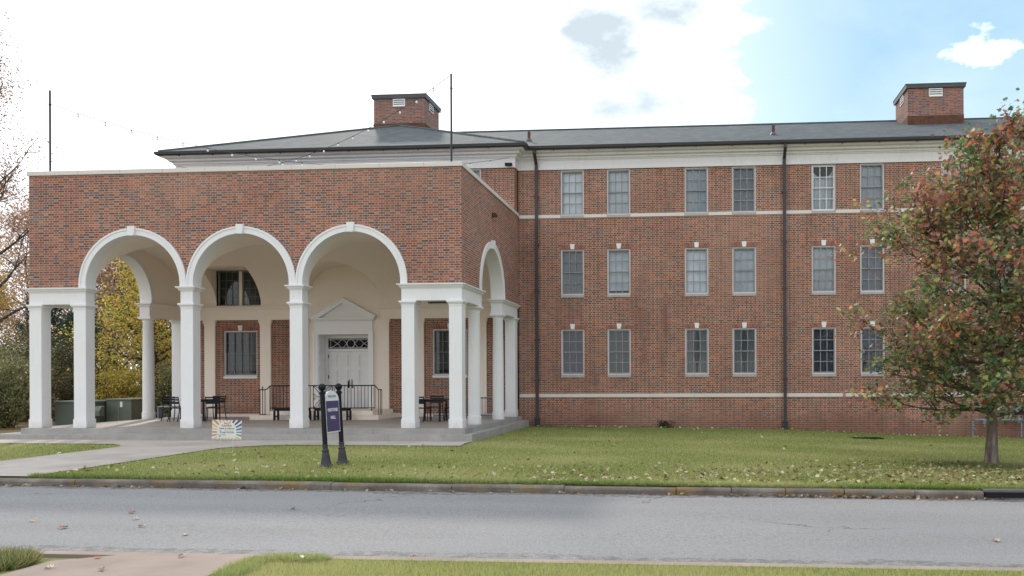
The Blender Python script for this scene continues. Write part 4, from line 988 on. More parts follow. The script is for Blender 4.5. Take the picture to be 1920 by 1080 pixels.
arc = [(pc + ph*math.cos(a), pzc + .19*math.sin(a)) for a in np.linspace(0, math.pi, 21)]
m = MB(); m.prism([(px0, pz0), (px1, pz0)] + arc, 'y', -.022, .022); pn = m.build('panel', M_SIGNW, sign)
m = MB(); m.prism([(px0 + .018, pz0 + .018), (px1 - .018, pz0 + .018), (px1 - .018, pz1 - .012), (px0 + .018, pz1 - .012)], 'y', -.025, -.0225); m.build('purple_field', M_SIGNP, pn)
ra = (R(90), 0, 0)
text('HIGHTOWER', .088, (pc, -.0262, 1.145), ra, M_SIGNW, pn, sx=.73, bold=.003); text('HALL', .088, (pc, -.0262, .995), ra, M_SIGNW, pn, sx=.9, bold=.0035)
text('WESLEYAN', .066, (pc, -.0232, 1.415), ra, M_SIGNP, pn, sx=.92, bold=.001)

# striped yard sign
ys = empty('yard_sign', (-11.02, 19.15, zl(-11.02, 19.15)), R(2), label='small yard sign with a sunburst of coloured rays on thin white wire legs', cat='sign')
ys.matrix_world = Matrix.Translation(ys.location) @ Matrix.Rotation(R(1.8), 4, 'Y') @ Matrix.Rotation(R(14), 4, 'Z')
YC = {n_: simple('sign_' + n_, c_, .5, .3, .03) for n_, c_ in dict(cream=(.78, .72, .62), white=(.74, .74, .70), coral=(.52, .24, .18), salmon=(.66, .38, .28), orange=(.68, .46, .25), pink=(.72, .45, .36), navy=(.05, .07, .20), blue=(.07, .16, .38), teal=(.16, .34, .42), ink=(.05, .05, .14), purple=(.18, .08, .34), rust=(.45, .16, .10)).items()}
W_, Z0_, Z1_ = .325, .34, .795; zc0 = .50
m = MB(); m.box(-W_, W_, -.004, .004, Z0_, Z1_); yb_ = m.build('board', YC['cream'], ys)
def rect_hit(a):
    dx, dz = math.cos(a), math.sin(a); t = 9
    if dx > 1e-6: t = min(t, W_/dx)
    if dx < -1e-6: t = min(t, -W_/dx)
    if dz > 1e-6: t = min(t, (Z1_-zc0)/dz)
    if dz < -1e-6: t = min(t, (Z0_-zc0)/dz)
    return (dx*t, zc0 + dz*t)
rays = []
cols_r = ['pink', 'teal', 'teal', 'blue', 'blue', 'navy', 'navy', 'salmon', 'coral', 'salmon', 'salmon', 'coral', 'orange', 'pink', 'coral', 'coral', 'pink']
angs_ = np.linspace(R(-28), R(208), len(cols_r))
for a, cn in zip(angs_, cols_r):
    m = MB(); h_ = R(3.9); p, q = rect_hit(a - h_), rect_hit(a + h_); m.add([(0, -.0052, zc0), (p[0], -.0052, p[1]), (q[0], -.0052, q[1])], [(0, 1, 2)]); m.build('ray', YC[cn], yb_)
m = MB()
for i in range(6): m.quad((-.18 + i*.07, -.0052, Z0_ + .004), (-.14 + i*.07, -.0052, Z0_ + .004), (-.14 + i*.07, -.0052, Z0_ + .03), (-.18 + i*.07, -.0052, Z0_ + .03))
m.build('lower_stripe', YC['orange'], yb_)
ar2 = [(-.21, Z0_ + .035), (.21, Z0_ + .035)] + [(.21*math.cos(a), .56 + .205*max(0, math.sin(a))**.9) for a in np.linspace(0, math.pi, 19)]
m = MB(); m.prism(ar2, 'y', -.0075, -.0055); ap = m.build('arch_field', YC['white'], yb_)
def yt(s, size, x, z, mat, sx=1, bold=.001, sh=0): text(s, size, (x, -.0085, z), ra, YC[mat], ap, sx=sx, bold=bold, font_shear=sh)
yt('26-27', .062, 0, .716, 'rust', 1.0, .002, .25); yt('FAFSA', .072, -.01, .655, 'rust', 1.15, .002, .25)
yt('OPENS OCTOBER 1ST', .040, 0, .588, 'ink', .86, .0012); yt('VISIT', .030, -.135, .530, 'ink', .9, .0008); yt('STUDENTAID.GOV', .030, .045, .530, 'coral', .85, .0006); yt('TO SUBMIT YOUR FORM', .033, 0, .493, 'ink', .85, .0008)
yt('GOT QUESTIONS?', .025, -.105, .440, 'ink', .85, .0004); yt('@', .03, -.15, .408, 'ink'); 
m = MB(); m.lathe([(.001, -.0003), (.024, -.0003), (.024, .0003), (.001, .0003)], 0, 0, 16); e_ = m.build('emblem', YC['purple'], yb_); e_.location = (.255, -.0056, .755); e_.rotation_euler = (R(90), 0, 0)
m = MB(); m.tube([(-.135, 0, -.08), (-.135, 0, .40)], .0045, 6); m.tube([(.135, 0, -.08), (.135, 0, .40)], .0045, 6); m.tube([(-.135, 0, .035), (.135, 0, .035)], .0045, 6); m.build('wire_leg', M_WIRE, ys)

# ------------------------------------------------------------------ utility cabinets on the left
def cabinet(name, x0, x1, y0, y1, z0, z1, label, extra=None):
    o = empty(name, ((x0+x1)/2, y0, z0), label=label, cat='utility box', group=None); cx = (x0+x1)/2
    m = MB(); m.box(x0-cx, x1-cx, 0, y1-y0, 0, z1-z0); m.build('body', M_BOX, o)
    m = MB(); m.mould([(x0-cx-.01, -.01), (x1-cx+.01, -.01), (x1-cx+.01, y1-y0+.01), (x0-cx-.01, y1-y0+.01)], [(-.3, z1-z0+.001), (.03, z1-z0+.001), (.04, z1-z0+.035), (-.3, z1-z0+.06)], True); m.box(x0-cx, x1-cx, 0, y1-y0, z1-z0+.03, z1-z0+.056); m.build('lid', M_BOXL, o)
    return o, cx
zu = -.06
c1, cx = cabinet('transformer_cabinet', -22.55, -21.55, 30.9, 32.4, zu, .93, 'larger green utility cabinet with a white warning label, right of the white column')
m = MB(); m.box(-22.0 - cx, -21.9 - cx, -.006, -.001, .72, .93); m.build('warning_label', M_SIGNW, c1)
m = MB(); m.box(-.012, .012, -.02, -.001, .02, .95); m.box(-.5, .5, -.012, -.001, .02, .06); m.build('door_seam', M_BOXL, c1)
c2, cx = cabinet('switch_cabinet', -24.15, -22.62, 30.3, 31.4, zu, .86, 'lower green utility cabinet behind the white column, nearest the shrubs')
m = MB(); m.box(.62, .76, -.008, -.001, .05, .82); m.build('door_edge', M_BOXL, c2)
m = MB(); m.prism([(-.26, .42), (-.26, .62), (-.16, .76), (0, .78), (0, .40)], 'x', .78, 1.20); m.box(.80, 1.18, -.27, -.262, .44, .60); m.build('cable_hood', M_BOX, c2)
m = MB(); m.box(.64, .74, -.012, -.009, .55, .64); m.build('warning_label', M_SIGNW, c2)

# ------------------------------------------------------------------ poles and strings of bulbs over the porch roof
def pole(x, y, z0, z1, mat, label):
    o = empty('light_pole', (x, y, z0), label=label, cat='pole', group='poles on the porch parapet')
    m = MB(); m.tube([(0, 0, .0), (0, 0, z1 - z0)], .028, 10); m.build('shaft', mat, o, True)
    m = MB(); m.lathe([(.055, 0), (.055, .02), (.03, .03)], 0, 0, 12); m.build('foot', mat, o)
    m = MB(); m.tube([(0, 0, z1 - z0 - .42), (.06, -.02, z1 - z0 - .42)], .008, 6); m.lathe([(.034, z1 - z0 - .44), (.034, z1 - z0 - .40)], 0, 0, 10); m.build('hook', M_BLACK, o)
ZC = 7.825
m = MB()
cop = [(-.36, ZC - .125), (.035, ZC - .125), (.04, ZC - .11), (.04, ZC - .005), (.03, ZC), (-.36, ZC)]
m.mould([(XL, YB), (XL, YP), (XR, YP), (XR, YW - .01)], cop); m.build('coping', M_LIME, hall)
m = MB()
for x in np.arange(XL + 1.55, XR, 1.29): m.box(x - .005, x + .005, YP - .042, YP + .3, ZC - .11, ZC + .001)
m.build('coping_joint', M_MORT, hall)
pole(-18.985, YP + .12, ZC, 10.24, M_POLE, 'thin maroon pole at the left end of the porch parapet')
pole(-6.93, YP + .12, ZC, 10.36, M_POLE2, 'thin dark pole at the right end of the porch parapet')
def sag(a, b, s, n=40):
    a, b = Vector(a), Vector(b); return [a.lerp(b, t) - Vector((0, 0, s*4*t*(1-t))) for t in np.linspace(0, 1, n)]
M_BULB = simple('white_bulb', (.8, .8, .78), .25, .5, .02); M_CORD = simple('dark_cord', (.09, .09, .095), .5, .3, .1)
def string_lights(a, b, s, n, label):
    o = empty('string_lights', a, label=label, cat='string lights', group='strings of bulbs over the porch roof')
    P = [p - Vector(a) for p in sag(a, b, s)]
    m = MB(); m.tube(P, .008, 5); m.build('cord', M_CORD, o)
    P2 = [p - Vector(a) for p in sag(a, b, s, n)]
    for p in P2[1:-1]:
        m = MB(); m.lathe([(.014, .0), (.016, -.035), (.014, -.04)], 0, 0, 8); so = m.build('bulb_socket', M_BLACK, o); so.location = p
        m = MB(); m.lathe([(.012, -.04), (.026, -.06), (.032, -.085), (.022, -.112), (.003, -.122)], 0, 0, 10); bo = m.build('bulb', M_BULB, so, True)
string_lights((-18.97, YP + .12, 9.83), (-6.70, 30.08, 9.62), .95, 21, 'bulb string falling from the left maroon pole to the roof corner on the right')
string_lights((-6.93, YP + .12, 10.33), (-19.15, 30.08, 9.60), 1.05, 21, 'bulb string falling from the right dark pole to the roof corner on the left')
# security camera and flood lamp
sc_ = empty('security_camera', (-6.80, YB - .10, 9.50), label='small dark security camera under the white eaves at the block corner', cat='camera')
m = MB(); m.box(-.05, .05, 0, .1, -.03, .03); m.build('mount', M_GREYM, sc_)
m = MB(); m.tube([(0, 0, 0), (0, -.10, -.02)], .02, 8); m.build('arm', M_GREYM, sc_)
m = MB(); m.box(-.13, .10, -.19, -.08, -.075, .03); m.box(.101, .13, -.185, -.085, -.06, .02); m.build('housing', M_BLACK, sc_)
fl = empty('flood_lamp', (XR, 27.2, 7.02), label='small brown flood lamp on the side wall of the portico', cat='lamp')
m = MB(); m.box(.001, .03, -.07, .07, -.07, .07); m.build('plate', M_DSP, fl)
m = MB(); m.prism([(.03, -.07), (.14, -.08), (.16, -.01), (.12, .05), (.03, .05)], 'y', -.075, .075); m.build('housing', M_RUST, fl)

# ------------------------------------------------------------------ gas meter set against the wall
gx = 9.73; gy = YW - .28; gz = wall_z(gx)
gas = empty('gas_meter', (gx, gy, gz), label='grey gas meter pipework standing against the brick wall by the tree', cat='gas meter')
def gp(name, pts, r, **k_): m = MB(); m.tube(pts, r, 10); return m.build(name, M_GAS, gas, True)
H1, H2 = .62, .84
gp('standpipe', [(0, 0, -.1), (0, 0, H1)], .028); gp('standpipe', [(1.67, 0, -.25), (1.67, 0, H1)], .026)
gp('main_pipe', [(-.02, 0, H1), (2.4, 0, H1)], .042); gp('upper_pipe', [(1.12, 0, H2), (2.4, 0, H2)], .036); gp('riser', [(1.12, 0, H1), (1.12, 0, 1.05)], .034); gp('riser', [(1.58, 0, H1 - .10), (1.58, 0, 1.02)], .045)
gp('riser', [(1.32, 0, H2), (1.32, 0, 1.05)], .025)
for x, z, r, l in ((.55, H1, .062, .09), (1.32, H1, .065, .08), (1.55, H1, .075, .22), (1.12, H2 + .02, .07, .10), (1.9, H1, .06, .07), (1.85, H2, .055, .06)): gp('flange', [(x - l/2, 0, z), (x + l/2, 0, z)], r)
m = MB(); m.tube([(1.58, -.09, 1.02), (1.58, .05, 1.02)], .155, 20); m.tube([(1.58, -.10, 1.02), (1.58, -.13, 1.02)], .06, 12); m.box(1.36, 1.5, -.05, .05, .98, 1.06); m.build('regulator', M_GAS, gas, True)
m = MB(); m.tube([(.40, 0, H1), (.40, 0, H1 - .14)], .065, 12); m.tube([(.40, 0, H1 - .14), (.40, -.02, H1 - .24)], .022, 8); m.build('valve', M_GAS, gas, True)
m = MB(); m.box(.80, 1.04, -.12, .10, .98, 1.14); m.tube([(.92, -.13, 1.06), (.92, -.12, 1.06)], .06, 14); m.box(.82, 1.02, -.10, .08, 1.142, 1.25); m.build('meter', simple('meter_body', (.42, .44, .46), .5, .4, .1), gas)
gp('branch', [(1.0, 0, 1.05), (1.40, 0, 1.05)], .03)
m = MB(); m.tube([(.01, -.03, .30), (.10, -.05, .28)], .03, 8); m.tube([(0, 0, .42), (.05, -.02, .42)], .035, 8); m.build('tap', M_GAS, gas, True)

# ------------------------------------------------------------------ kerb inlet, drain grate
kx = 4.56; ki = empty('storm_drain', (kx, kerb_y(kx) - .01, kerb_z(kx) + .0), label='dark iron kerb inlet hood at the far right of the kerb', cat='drain')
m = MB(); m.box(-.035, 2.3, -.015, .35, .0, .035); m.build('hood', simple('inlet_lid', (.13, .115, .11), .75, .3, .2, 6), ki)
m = MB(); m.box(-.03, 2.3, -.025, .02, -.085, -.001); m.build('throat', M_BLACK, ki)
m = MB(); m.box(-.034, 2.3, -.005, .33, -.16, -.086); m.build('sill', M_KERB, ki)
dg = empty('drain_grate', (5.35, 27.4, zl(5.35, 27.4) + .005), label='flat dark drain grate set in the lawn near the tree', cat='drain')
m = MB()
for i in range(9): m.box(-.45 + i*.1, -.38 + i*.1, -.22, .22, 0, .03)
m.box(-.48, .48, -.26, -.221, 0, .035); m.box(-.48, .48, .221, .26, 0, .035); m.build('bars', M_BLACK, dg)

# ------------------------------------------------------------------ plants: helpers working on arrays of small leaf polygons
OAK = np.array([(0, -.5), (.10, -.30), (.34, -.26), (.16, -.08), (.46, .10), (.18, .16), (.26, .38), (0, .5), (-.26, .38), (-.18, .16), (-.46, .10), (-.16, -.08), (-.34, -.26), (-.10, -.30)])
OVAL = np.array([(0, -.5), (.24, -.18), (.26, .14), (0, .5), (-.26, .14), (-.24, -.18)])
DIA = np.array([(0, -.5), (.26, 0), (0, .5), (-.26, 0)])
BLADE = np.array([(-.5, 0), (.5, 0), (0, 1)])
def leaf_mesh(name, pos, size, cols, mat, shape=OVAL, up=.35, parent=None, normals=None, fold=.25, **k):
    n = len(pos); K = len(shape)
    nrm = rng.normal(size=(n, 3)) if normals is None else normals; nrm[:, 2] += up * np.sign(nrm[:, 2] + 1e-9) * 1.0
    nrm /= np.linalg.norm(nrm, axis=1)[:, None]
    t = rng.normal(size=(n, 3)); t -= nrm * np.sum(t * nrm, 1)[:, None]; t /= np.linalg.norm(t, axis=1)[:, None]; b = np.cross(nrm, t)
    sz = (np.asarray(size) * np.ones(n))[:, None, None]
    V = pos[:, None, :] + sz * (shape[None, :, 0, None] * t[:, None, :] + shape[None, :, 1, None] * b[:, None, :] + (np.abs(shape[None, :, 0, None]) * fold) * nrm[:, None, :])
    V = V.reshape(-1, 3)
    me = bpy.data.meshes.new(name); me.vertices.add(n*K); me.vertices.foreach_set('co', V.ravel().astype(np.float32))
    me.loops.add(n*K); me.loops.foreach_set('vertex_index', np.arange(n*K, dtype=np.int32)); me.polygons.add(n)
    me.polygons.foreach_set('loop_start', np.arange(0, n*K, K, dtype=np.int32))
    try: me.polygons.foreach_set('loop_total', np.full(n, K, dtype=np.int32))
    except Exception: pass
    me.update(calc_edges=True)
    a = me.color_attributes.new('Col', 'FLOAT_COLOR', 'POINT'); cc_ = np.ones((n, K, 4)); cc_[:, :, :3] = cols[:, None, :]
    a.data.foreach_set('color', cc_.ravel().astype(np.float32)); me.materials.append(mat)
    o = bpy.data.objects.new(name, me); COL.objects.link(o); o.parent = parent; return tag(o, **k)
def pick(n, pal, jit=.25):
    wts = np.array([p[0] for p in pal], float); wts /= wts.sum(); C = np.array([p[1] for p in pal]); c = C[rng.choice(len(pal), n, p=wts)]
    return np.clip(c * (1 + rng.uniform(-jit, jit, (n, 1))), 0, 1)

def branch_tree(base, h, trunk_r, limbs, spread, seed, first=.2, sub=5, tilt=(35, 65), lean=(0, 0), shape=None, leader=1.0, twig=3):
    """trunk + limbs + twigs; returns trunk MB, limb MB and twig tips"""
    rd = random.Random(seed); T = MB(); L = MB(); tips = []
    pts = [Vector((lean[0]*t*h + rd.uniform(-.03, .03)*h*.3*t, lean[1]*t*h + rd.uniform(-.03, .03)*h*.3*t, h*t)) for t in np.linspace(0, leader, 9)]
    rs = [trunk_r * (1.28 if i == 0 else 1) * (1 - .93*(i/8)**.9) for i in range(9)]
    T.tube([p + Vector(base) for p in pts], rs, 12)
    def at(t): f = t/leader*8; i = min(7, int(f)); return pts[i].lerp(pts[i+1], f - i)
    for i in range(limbs):
        t = lerp(first, leader*.97, ((i + rd.uniform(-.3, .3))/limbs if i else 0)**(1.3 if limbs > 50 else 1)); t = max(first, min(.97*leader, t)); p = at(t); a = i*2.399 + rd.uniform(-.5, .5); tl = R(rd.uniform(*tilt)) * lerp(1.15, .55, t)
        ln = spread * (shape(t) if shape else (1 - .6*t)) * rd.uniform(.75, 1.12)
        d = Vector((math.sin(tl)*math.cos(a), math.sin(tl)*math.sin(a), math.cos(tl))); q = [p]; r0 = trunk_r * (1 - .85*t) * .45
        for s in range(6):
            d = (d + Vector((rd.uniform(-.18, .18), rd.uniform(-.18, .18), rd.uniform(-.02, .13)))).normalized(); q.append(q[-1] + d*ln/6)
        L.tube([v + Vector(base) for v in q], [max(.006, r0*(1 - s/6.6)) for s in range(7)], 6)
        for j in range(max(2, int(round(sub*(shape(t) if shape else 1)**1.3)))):
            u = rd.uniform(.3, 1.0); f = u*6; ii = min(5, int(f)); bp = q[ii].lerp(q[ii+1], f - ii)
            dd = (d + Vector((rd.gauss(0, .7), rd.gauss(0, .7), rd.gauss(.1, .4)))).normalized(); sl = ln*rd.uniform(.22, .45); qq = [bp]
            for s in range(3): dd = (dd + Vector((rd.uniform(-.3, .3), rd.uniform(-.3, .3), rd.uniform(-.1, .2)))).normalized(); qq.append(qq[-1] + dd*sl/3)
            L.tube([v + Vector(base) for v in qq], [max(.004, r0*.38*(1 - s/3.6)) for s in range(4)], 4)
            for s in (1, 2, 3): tips.append(qq[s] + Vector(base))
            for _ in range(twig):
                tp = qq[rd.randint(1, 3)]; e = (dd + Vector((rd.gauss(0, .9), rd.gauss(0, .9), rd.gauss(0, .6)))).normalized()*sl*rd.uniform(.25, .6)
                L.tube([tp + Vector(base), tp + e*.5 + Vector(base), tp + e + Vector(base)], [.006, .005, .003], 3); tips.append(tp + e + Vector(base)); tips.append(tp + e*.55 + Vector(base))
        tips.append(q[-1] + Vector(base))
    return T, L, tips
def clump(tips, per, sig, seed=0):
    P = np.array([tuple(t) for t in tips]); n = len(P)*per; return np.repeat(P, per, 0) + rng.normal(size=(n, 3))*np.array(sig)

# ---- the red oak on the lawn
bx, by = 6.10, 18.2; bz = zl(bx, by) - .03
def oshape(t): return lerp(.85, 1.0, t/.3) if t < .3 else (1.0 if t < .52 else lerp(1.0, .30, (t - .52)/.48))
T, L, tips = branch_tree((bx, by, bz), 6.5, .118, 58, 2.48, 11, .168, 8, (60, 96), (.012, .0), oshape, 1.0, 3)
oak = empty('red_oak', (0, 0, 0), label='young oak turning red and green on the lawn in front of the right hand windows', cat='tree')
T.build('trunk', M_BARK, oak, True)
# upright shoots at the crown's top
L2 = L; sh = []
for i in range(20):
    a = rng.uniform(0, 6.28); r = rng.uniform(.05, 1.5); x = bx + .1 + r*math.cos(a); y = by + r*math.sin(a); z0 = bz + 6.05 - r*.85; hh = rng.uniform(.7, 1.25)
    x2, y2 = x + rng.normal()*.12, y + rng.normal()*.12
    L2.tube([(x, y, z0 - .5), ((x+x2)/2, (y+y2)/2, z0 + hh*.5), (x2, y2, z0 + hh)], [.014, .010, .005], 5)
    for q in np.linspace(.25, 1, 7): sh.append((lerp(x, x2, q), lerp(y, y2, q), z0 + hh*q))
L.build('limbs', M_BARK2, oak, True)
P = np.vstack([clump(tips, 8, (.125, .125, .12)), clump(sh, 3, (.06, .06, .06))])
cz_ = bz + 3.6; rel = np.sqrt(((P[:, 0]-bx)/3.0)**2 + ((P[:, 1]-by)/3.0)**2); hgt = (P[:, 2]-bz)/7.6
red = np.clip(.22 + .46*rel**1.4 + .55*(hgt - .42) + rng.normal(size=len(P))*.16, .04, .93)
isr = rng.uniform(size=len(P)) < red
# leaves of one twig turn together
tw = (np.sin(P[:, 0]*4.1 + 1) + np.sin(P[:, 1]*3.7) + np.sin(P[:, 2]*4.6 + 2))/3
isr = isr & (tw > -.32) | (tw > .62) & (red > .3)
gpal = [(3, (.085, .130, .052)), (3, (.135, .185, .065)), (2.2, (.25, .28, .08)), (1.2, (.40, .35, .11)), (1, (.19, .14, .07)), (.9, (.30, .33, .20))]
rpal = [(3, (.38, .135, .095)), (2.4, (.30, .125, .095)), (1.0, (.54, .15, .07)), (1.1, (.60, .26, .08)), (1.8, (.36, .19, .14)), (.7, (.46, .36, .11))]
cols = np.clip(np.where(isr[:, None], pick(len(P), rpal, .35), pick(len(P), gpal, .4))*1.22*np.array([.90, 1.0, 1.08]), 0, .9)
leaf_mesh('crown', P, rng.uniform(.07, .14, len(P)), cols, M_LEAF, OAK, .45, oak)

# ---- woodland to the left of the hall
def crown_pts(n, blobs):
    wts = np.array([b[3]*b[4]*b[5] for b in blobs]); idx = rng.choice(len(blobs), n, p=wts/wts.sum()); B = np.array(blobs)[idx]
    d = rng.normal(size=(n, 3)); d /= np.linalg.norm(d, axis=1)[:, None]; r = rng.uniform(.35, 1.0, n)**.6
    return B[:, :3] + d*r[:, None]*B[:, 3:6]
def wood_tree(name, x, y, h, spread, pal, label, seed, leaves, size, first=.25, limbs=18, sub=5, tilt=(40, 70), sig=.35, per=None, group='autumn trees beyond the portico', tr=.2, trans_mat=None, shape=None, leader=1, drop=0):
    z = zl(x, y) - .2; T, L, tips = branch_tree((x, y, z), h, tr, limbs, spread, seed, first, sub, tilt, shape=shape, leader=leader, twig=2)
    o = empty(name, (0, 0, 0), label=label, cat='tree', group=group)
    T.build('trunk', M_BARK2, o, True); L.build('limbs', M_BARK2, o, True)
    per = max(1, int(leaves/len(tips))); P = clump(tips, per, (sig, sig, sig*.7))
    leaf_mesh('crown', P, rng.uniform(size*.7, size*1.3, len(P)), pick(len(P), pal, .3), trans_mat or M_LEAF, DIA, .3, o)
    return o
GOLD = [(3, (.62, .46, .09)), (2.2, (.38, .38, .08)), (1.6, (.20, .25, .06)), (1.8, (.68, .40, .08)), (1.4, (.66, .55, .14))]
BROWN = [(3, (.40, .24, .15)), (2, (.50, .31, .20)), (2, (.28, .18, .11)), (1, (.52, .36, .16)), (1, (.22, .19, .10))]
PINK = [(3, (.50, .32, .25)), (2, (.38, .24, .18)), (2, (.60, .41, .33)), (1, (.52, .36, .15))]
YEL = [(3, (.66, .46, .10)), (2, (.56, .38, .08)), (1, (.60, .30, .09)), (1, (.34, .31, .08))]
OLIVE = [(3, (.13, .155, .06)), (3, (.20, .21, .085)), (2, (.28, .26, .11)), (1, (.09, .11, .05)), (1, (.36, .29, .13))]
wood_tree('golden_oak', -27.3, 41.0, 10.5, 3.7, [(w_, tuple(min(.9, q*1.25) for q in c_)) for w_, c_ in GOLD], 'golden and green oak standing behind the round portico column', 3, 22000, .15, .05, 44, 7, (62, 92), .36, tr=.24)
wood_tree('bare_tree', -41.6, 46.0, 22, 7.5, [(3, (.30, .15, .09)), (2, (.38, .21, .12)), (1, (.44, .30, .11))], 'tall thinly leaved tree reaching above the parapet at the left edge', 5, 11000, .15, .22, 34, 6, (35, 70), .42, tr=.34)
wood_tree('maple_tree', -48.0, 53.0, 11.0, 4.2, YEL, 'yellow leaved tree at the left edge beside the dark pine', 8, 12000, .18, .08, 28, 6, (45, 80), .5)
for i, (x, y, h, s_, pal, lb) in enumerate([
    (-55, 66, 16.5, 6.5, PINK, 'hazy pink brown tree rising at the far left, behind the yellow tree'), (-49, 64, 14.5, 6, PINK, 'pink brown tree left of the corner column, above the dark pine'), (-45, 62, 13.5, 6, BROWN, 'brown leaved tree seen between the two left columns'),
    (-41, 60, 13, 6, PINK, 'brown tree standing behind the second left column'), (-37.5, 57, 12, 5.5, BROWN, 'russet tree just left of the golden oak in the first arch'), (-33, 52, 12, 5.5, [(2, (.15, .13, .05)), (2, (.22, .16, .06)), (1, (.10, .11, .04))], 'dull olive tree filling the first arch behind the golden oak'), (-62, 68, 15, 7, BROWN, 'brown tree beyond the left edge of the lawn'), (-29.5, 50, 9, 4.5, OLIVE, 'dark olive tree seen right of the round column')]):
    wood_tree('autumn_tree', x, y, h, s_, pal, lb, 20 + i, 14500, .21, .08, 30, 6, (45, 85), .6)
def pine(x, y, h, r, label, seed):
    z = zl(x, y) - .2; rd = random.Random(seed); o = empty('pine_tree', (0, 0, 0), label=label, cat='tree', group='dark pines beyond the portico'); T = MB(); L = MB(); tips = []
    T.tube([(x, y, z), (x + .1, y, z + h*.5), (x, y, z + h)], [.16, .11, .03], 8)
    for i in range(46):
        t = lerp(.12, .98, i/46); a = i*2.4; ln = r*(1 - t*.75)*rd.uniform(.7, 1.15); p = Vector((x, y, z + h*t)); d = Vector((math.cos(a), math.sin(a), .25))
        q = [p, p + d*ln*.5, p + d*ln + Vector((0, 0, .12*ln))]; L.tube(q, [.035, .025, .01], 5)
        for u in (.45, .65, .85, 1.0):
            b = p.lerp(q[2], u)
            for _ in range(2): tips.append(b + Vector((rd.gauss(0, .16), rd.gauss(0, .16), rd.gauss(.05, .12))))
    T.build('trunk', M_BARK2, o, True); L.build('limbs', M_BARK2, o, True)
    P = clump(tips, 26, (.13, .13, .13)); leaf_mesh('needles', P, rng.uniform(.16, .30, len(P)), pick(len(P), [(3, (.030, .060, .042)), (2, (.048, .085, .055)), (1, (.07, .095, .05))], .3), M_NEEDLE, np.array([(0, -.5), (.10, 0), (0, .5), (-.10, 0)]), .1, o)
pine(-37.6, 46.5, 6.9, 2.4, 'dark green pine left of the corner column', 2); pine(-34.3, 45.0, 6.0, 2.0, 'dark green pine showing between the two left columns', 4)
def shrub(x, y, h, r, pal, label, n=11000, size=.10, name='wild_shrub', group='shrubs at the lawn edge'):
    z = zl(x, y) - .05; o = empty(name, (0, 0, 0), label=label, cat='shrub', group=group); S = MB(); rd = random.Random(int(x*7 + y)); tips = []
    for i in range(16):
        a = rd.uniform(0, 6.28); tl = rd.uniform(.1, .9); p = Vector((x + rd.gauss(0, r*.25), y + rd.gauss(0, r*.25), z)); d = Vector((math.sin(tl)*math.cos(a)*r/h*1.1, math.sin(tl)*math.sin(a)*r/h*1.1, 1)); q = [p + d*h*t*rd.uniform(.8, 1) for t in (0, .4, .75, .95)]
        S.tube(q, [.03, .022, .014, .006], 5)
        for _ in range(9): t = rd.uniform(.12, 1); tips.append(p + d*h*t + Vector((rd.gauss(0, r*.28), rd.gauss(0, r*.28), rd.gauss(0, h*.06))))
    S.build('stems', M_BARK2, o)
    P = clump(tips, max(1, n//len(tips)), (r*.12, r*.12, h*.06)); P[:, 2] = np.maximum(P[:, 2], z + .05)
    leaf_mesh('foliage', P, rng.uniform(size*.7, size*1.3, len(P)), pick(len(P), pal, .35), M_LEAF, DIA, .3, o)
for x, y, h, r, pal, lb in [(-31.0, 35.5, 3.4, 1.9, OLIVE, 'olive green shrub at the far left edge of the lawn'), (-28.6, 34.6, 2.3, 1.5, [(2, (.17, .14, .06)), (2, (.10, .10, .04)), (1, (.26, .16, .07))], 'low brownish shrub just left of the corner column'), (-29.5, 38.0, 3.6, 1.8, [(3, (.05, .065, .03)), (2, (.09, .09, .035)), (1, (.2, .14, .05))], 'dark shrub behind the green cabinets between the columns'), (-33.5, 38.5, 4.2, 2.2, [(2, (.13, .12, .05)), (2, (.08, .09, .035)), (1, (.25, .16, .08))], 'taller dull shrub behind the olive one at the left edge'), (-26.2, 37.0, 2.2, 1.5, GOLD, 'low golden brush behind the larger green cabinet'), (-24.0, 37.8, 2.4, 1.4, OLIVE, 'low dark brush right of the cabinets, behind the round column'), (-22.2, 38.5, 2.6, 1.4, GOLD, 'golden low brush behind the left table and bench'), (-25.6, 29.2, 2.3, 1.3, OLIVE, 'nearest olive shrub, beside the left end of the porch steps')]:
    shrub(x, y, h, r, pal, lb)
shrub(-1.15, YW - .22, .30, .30, [(2, (.035, .05, .015)), (1, (.09, .10, .03)), (1, (.10, .06, .03))], 'small dark weed growing at the foot of the brick wall', 500, .06, 'weed_clump', None)

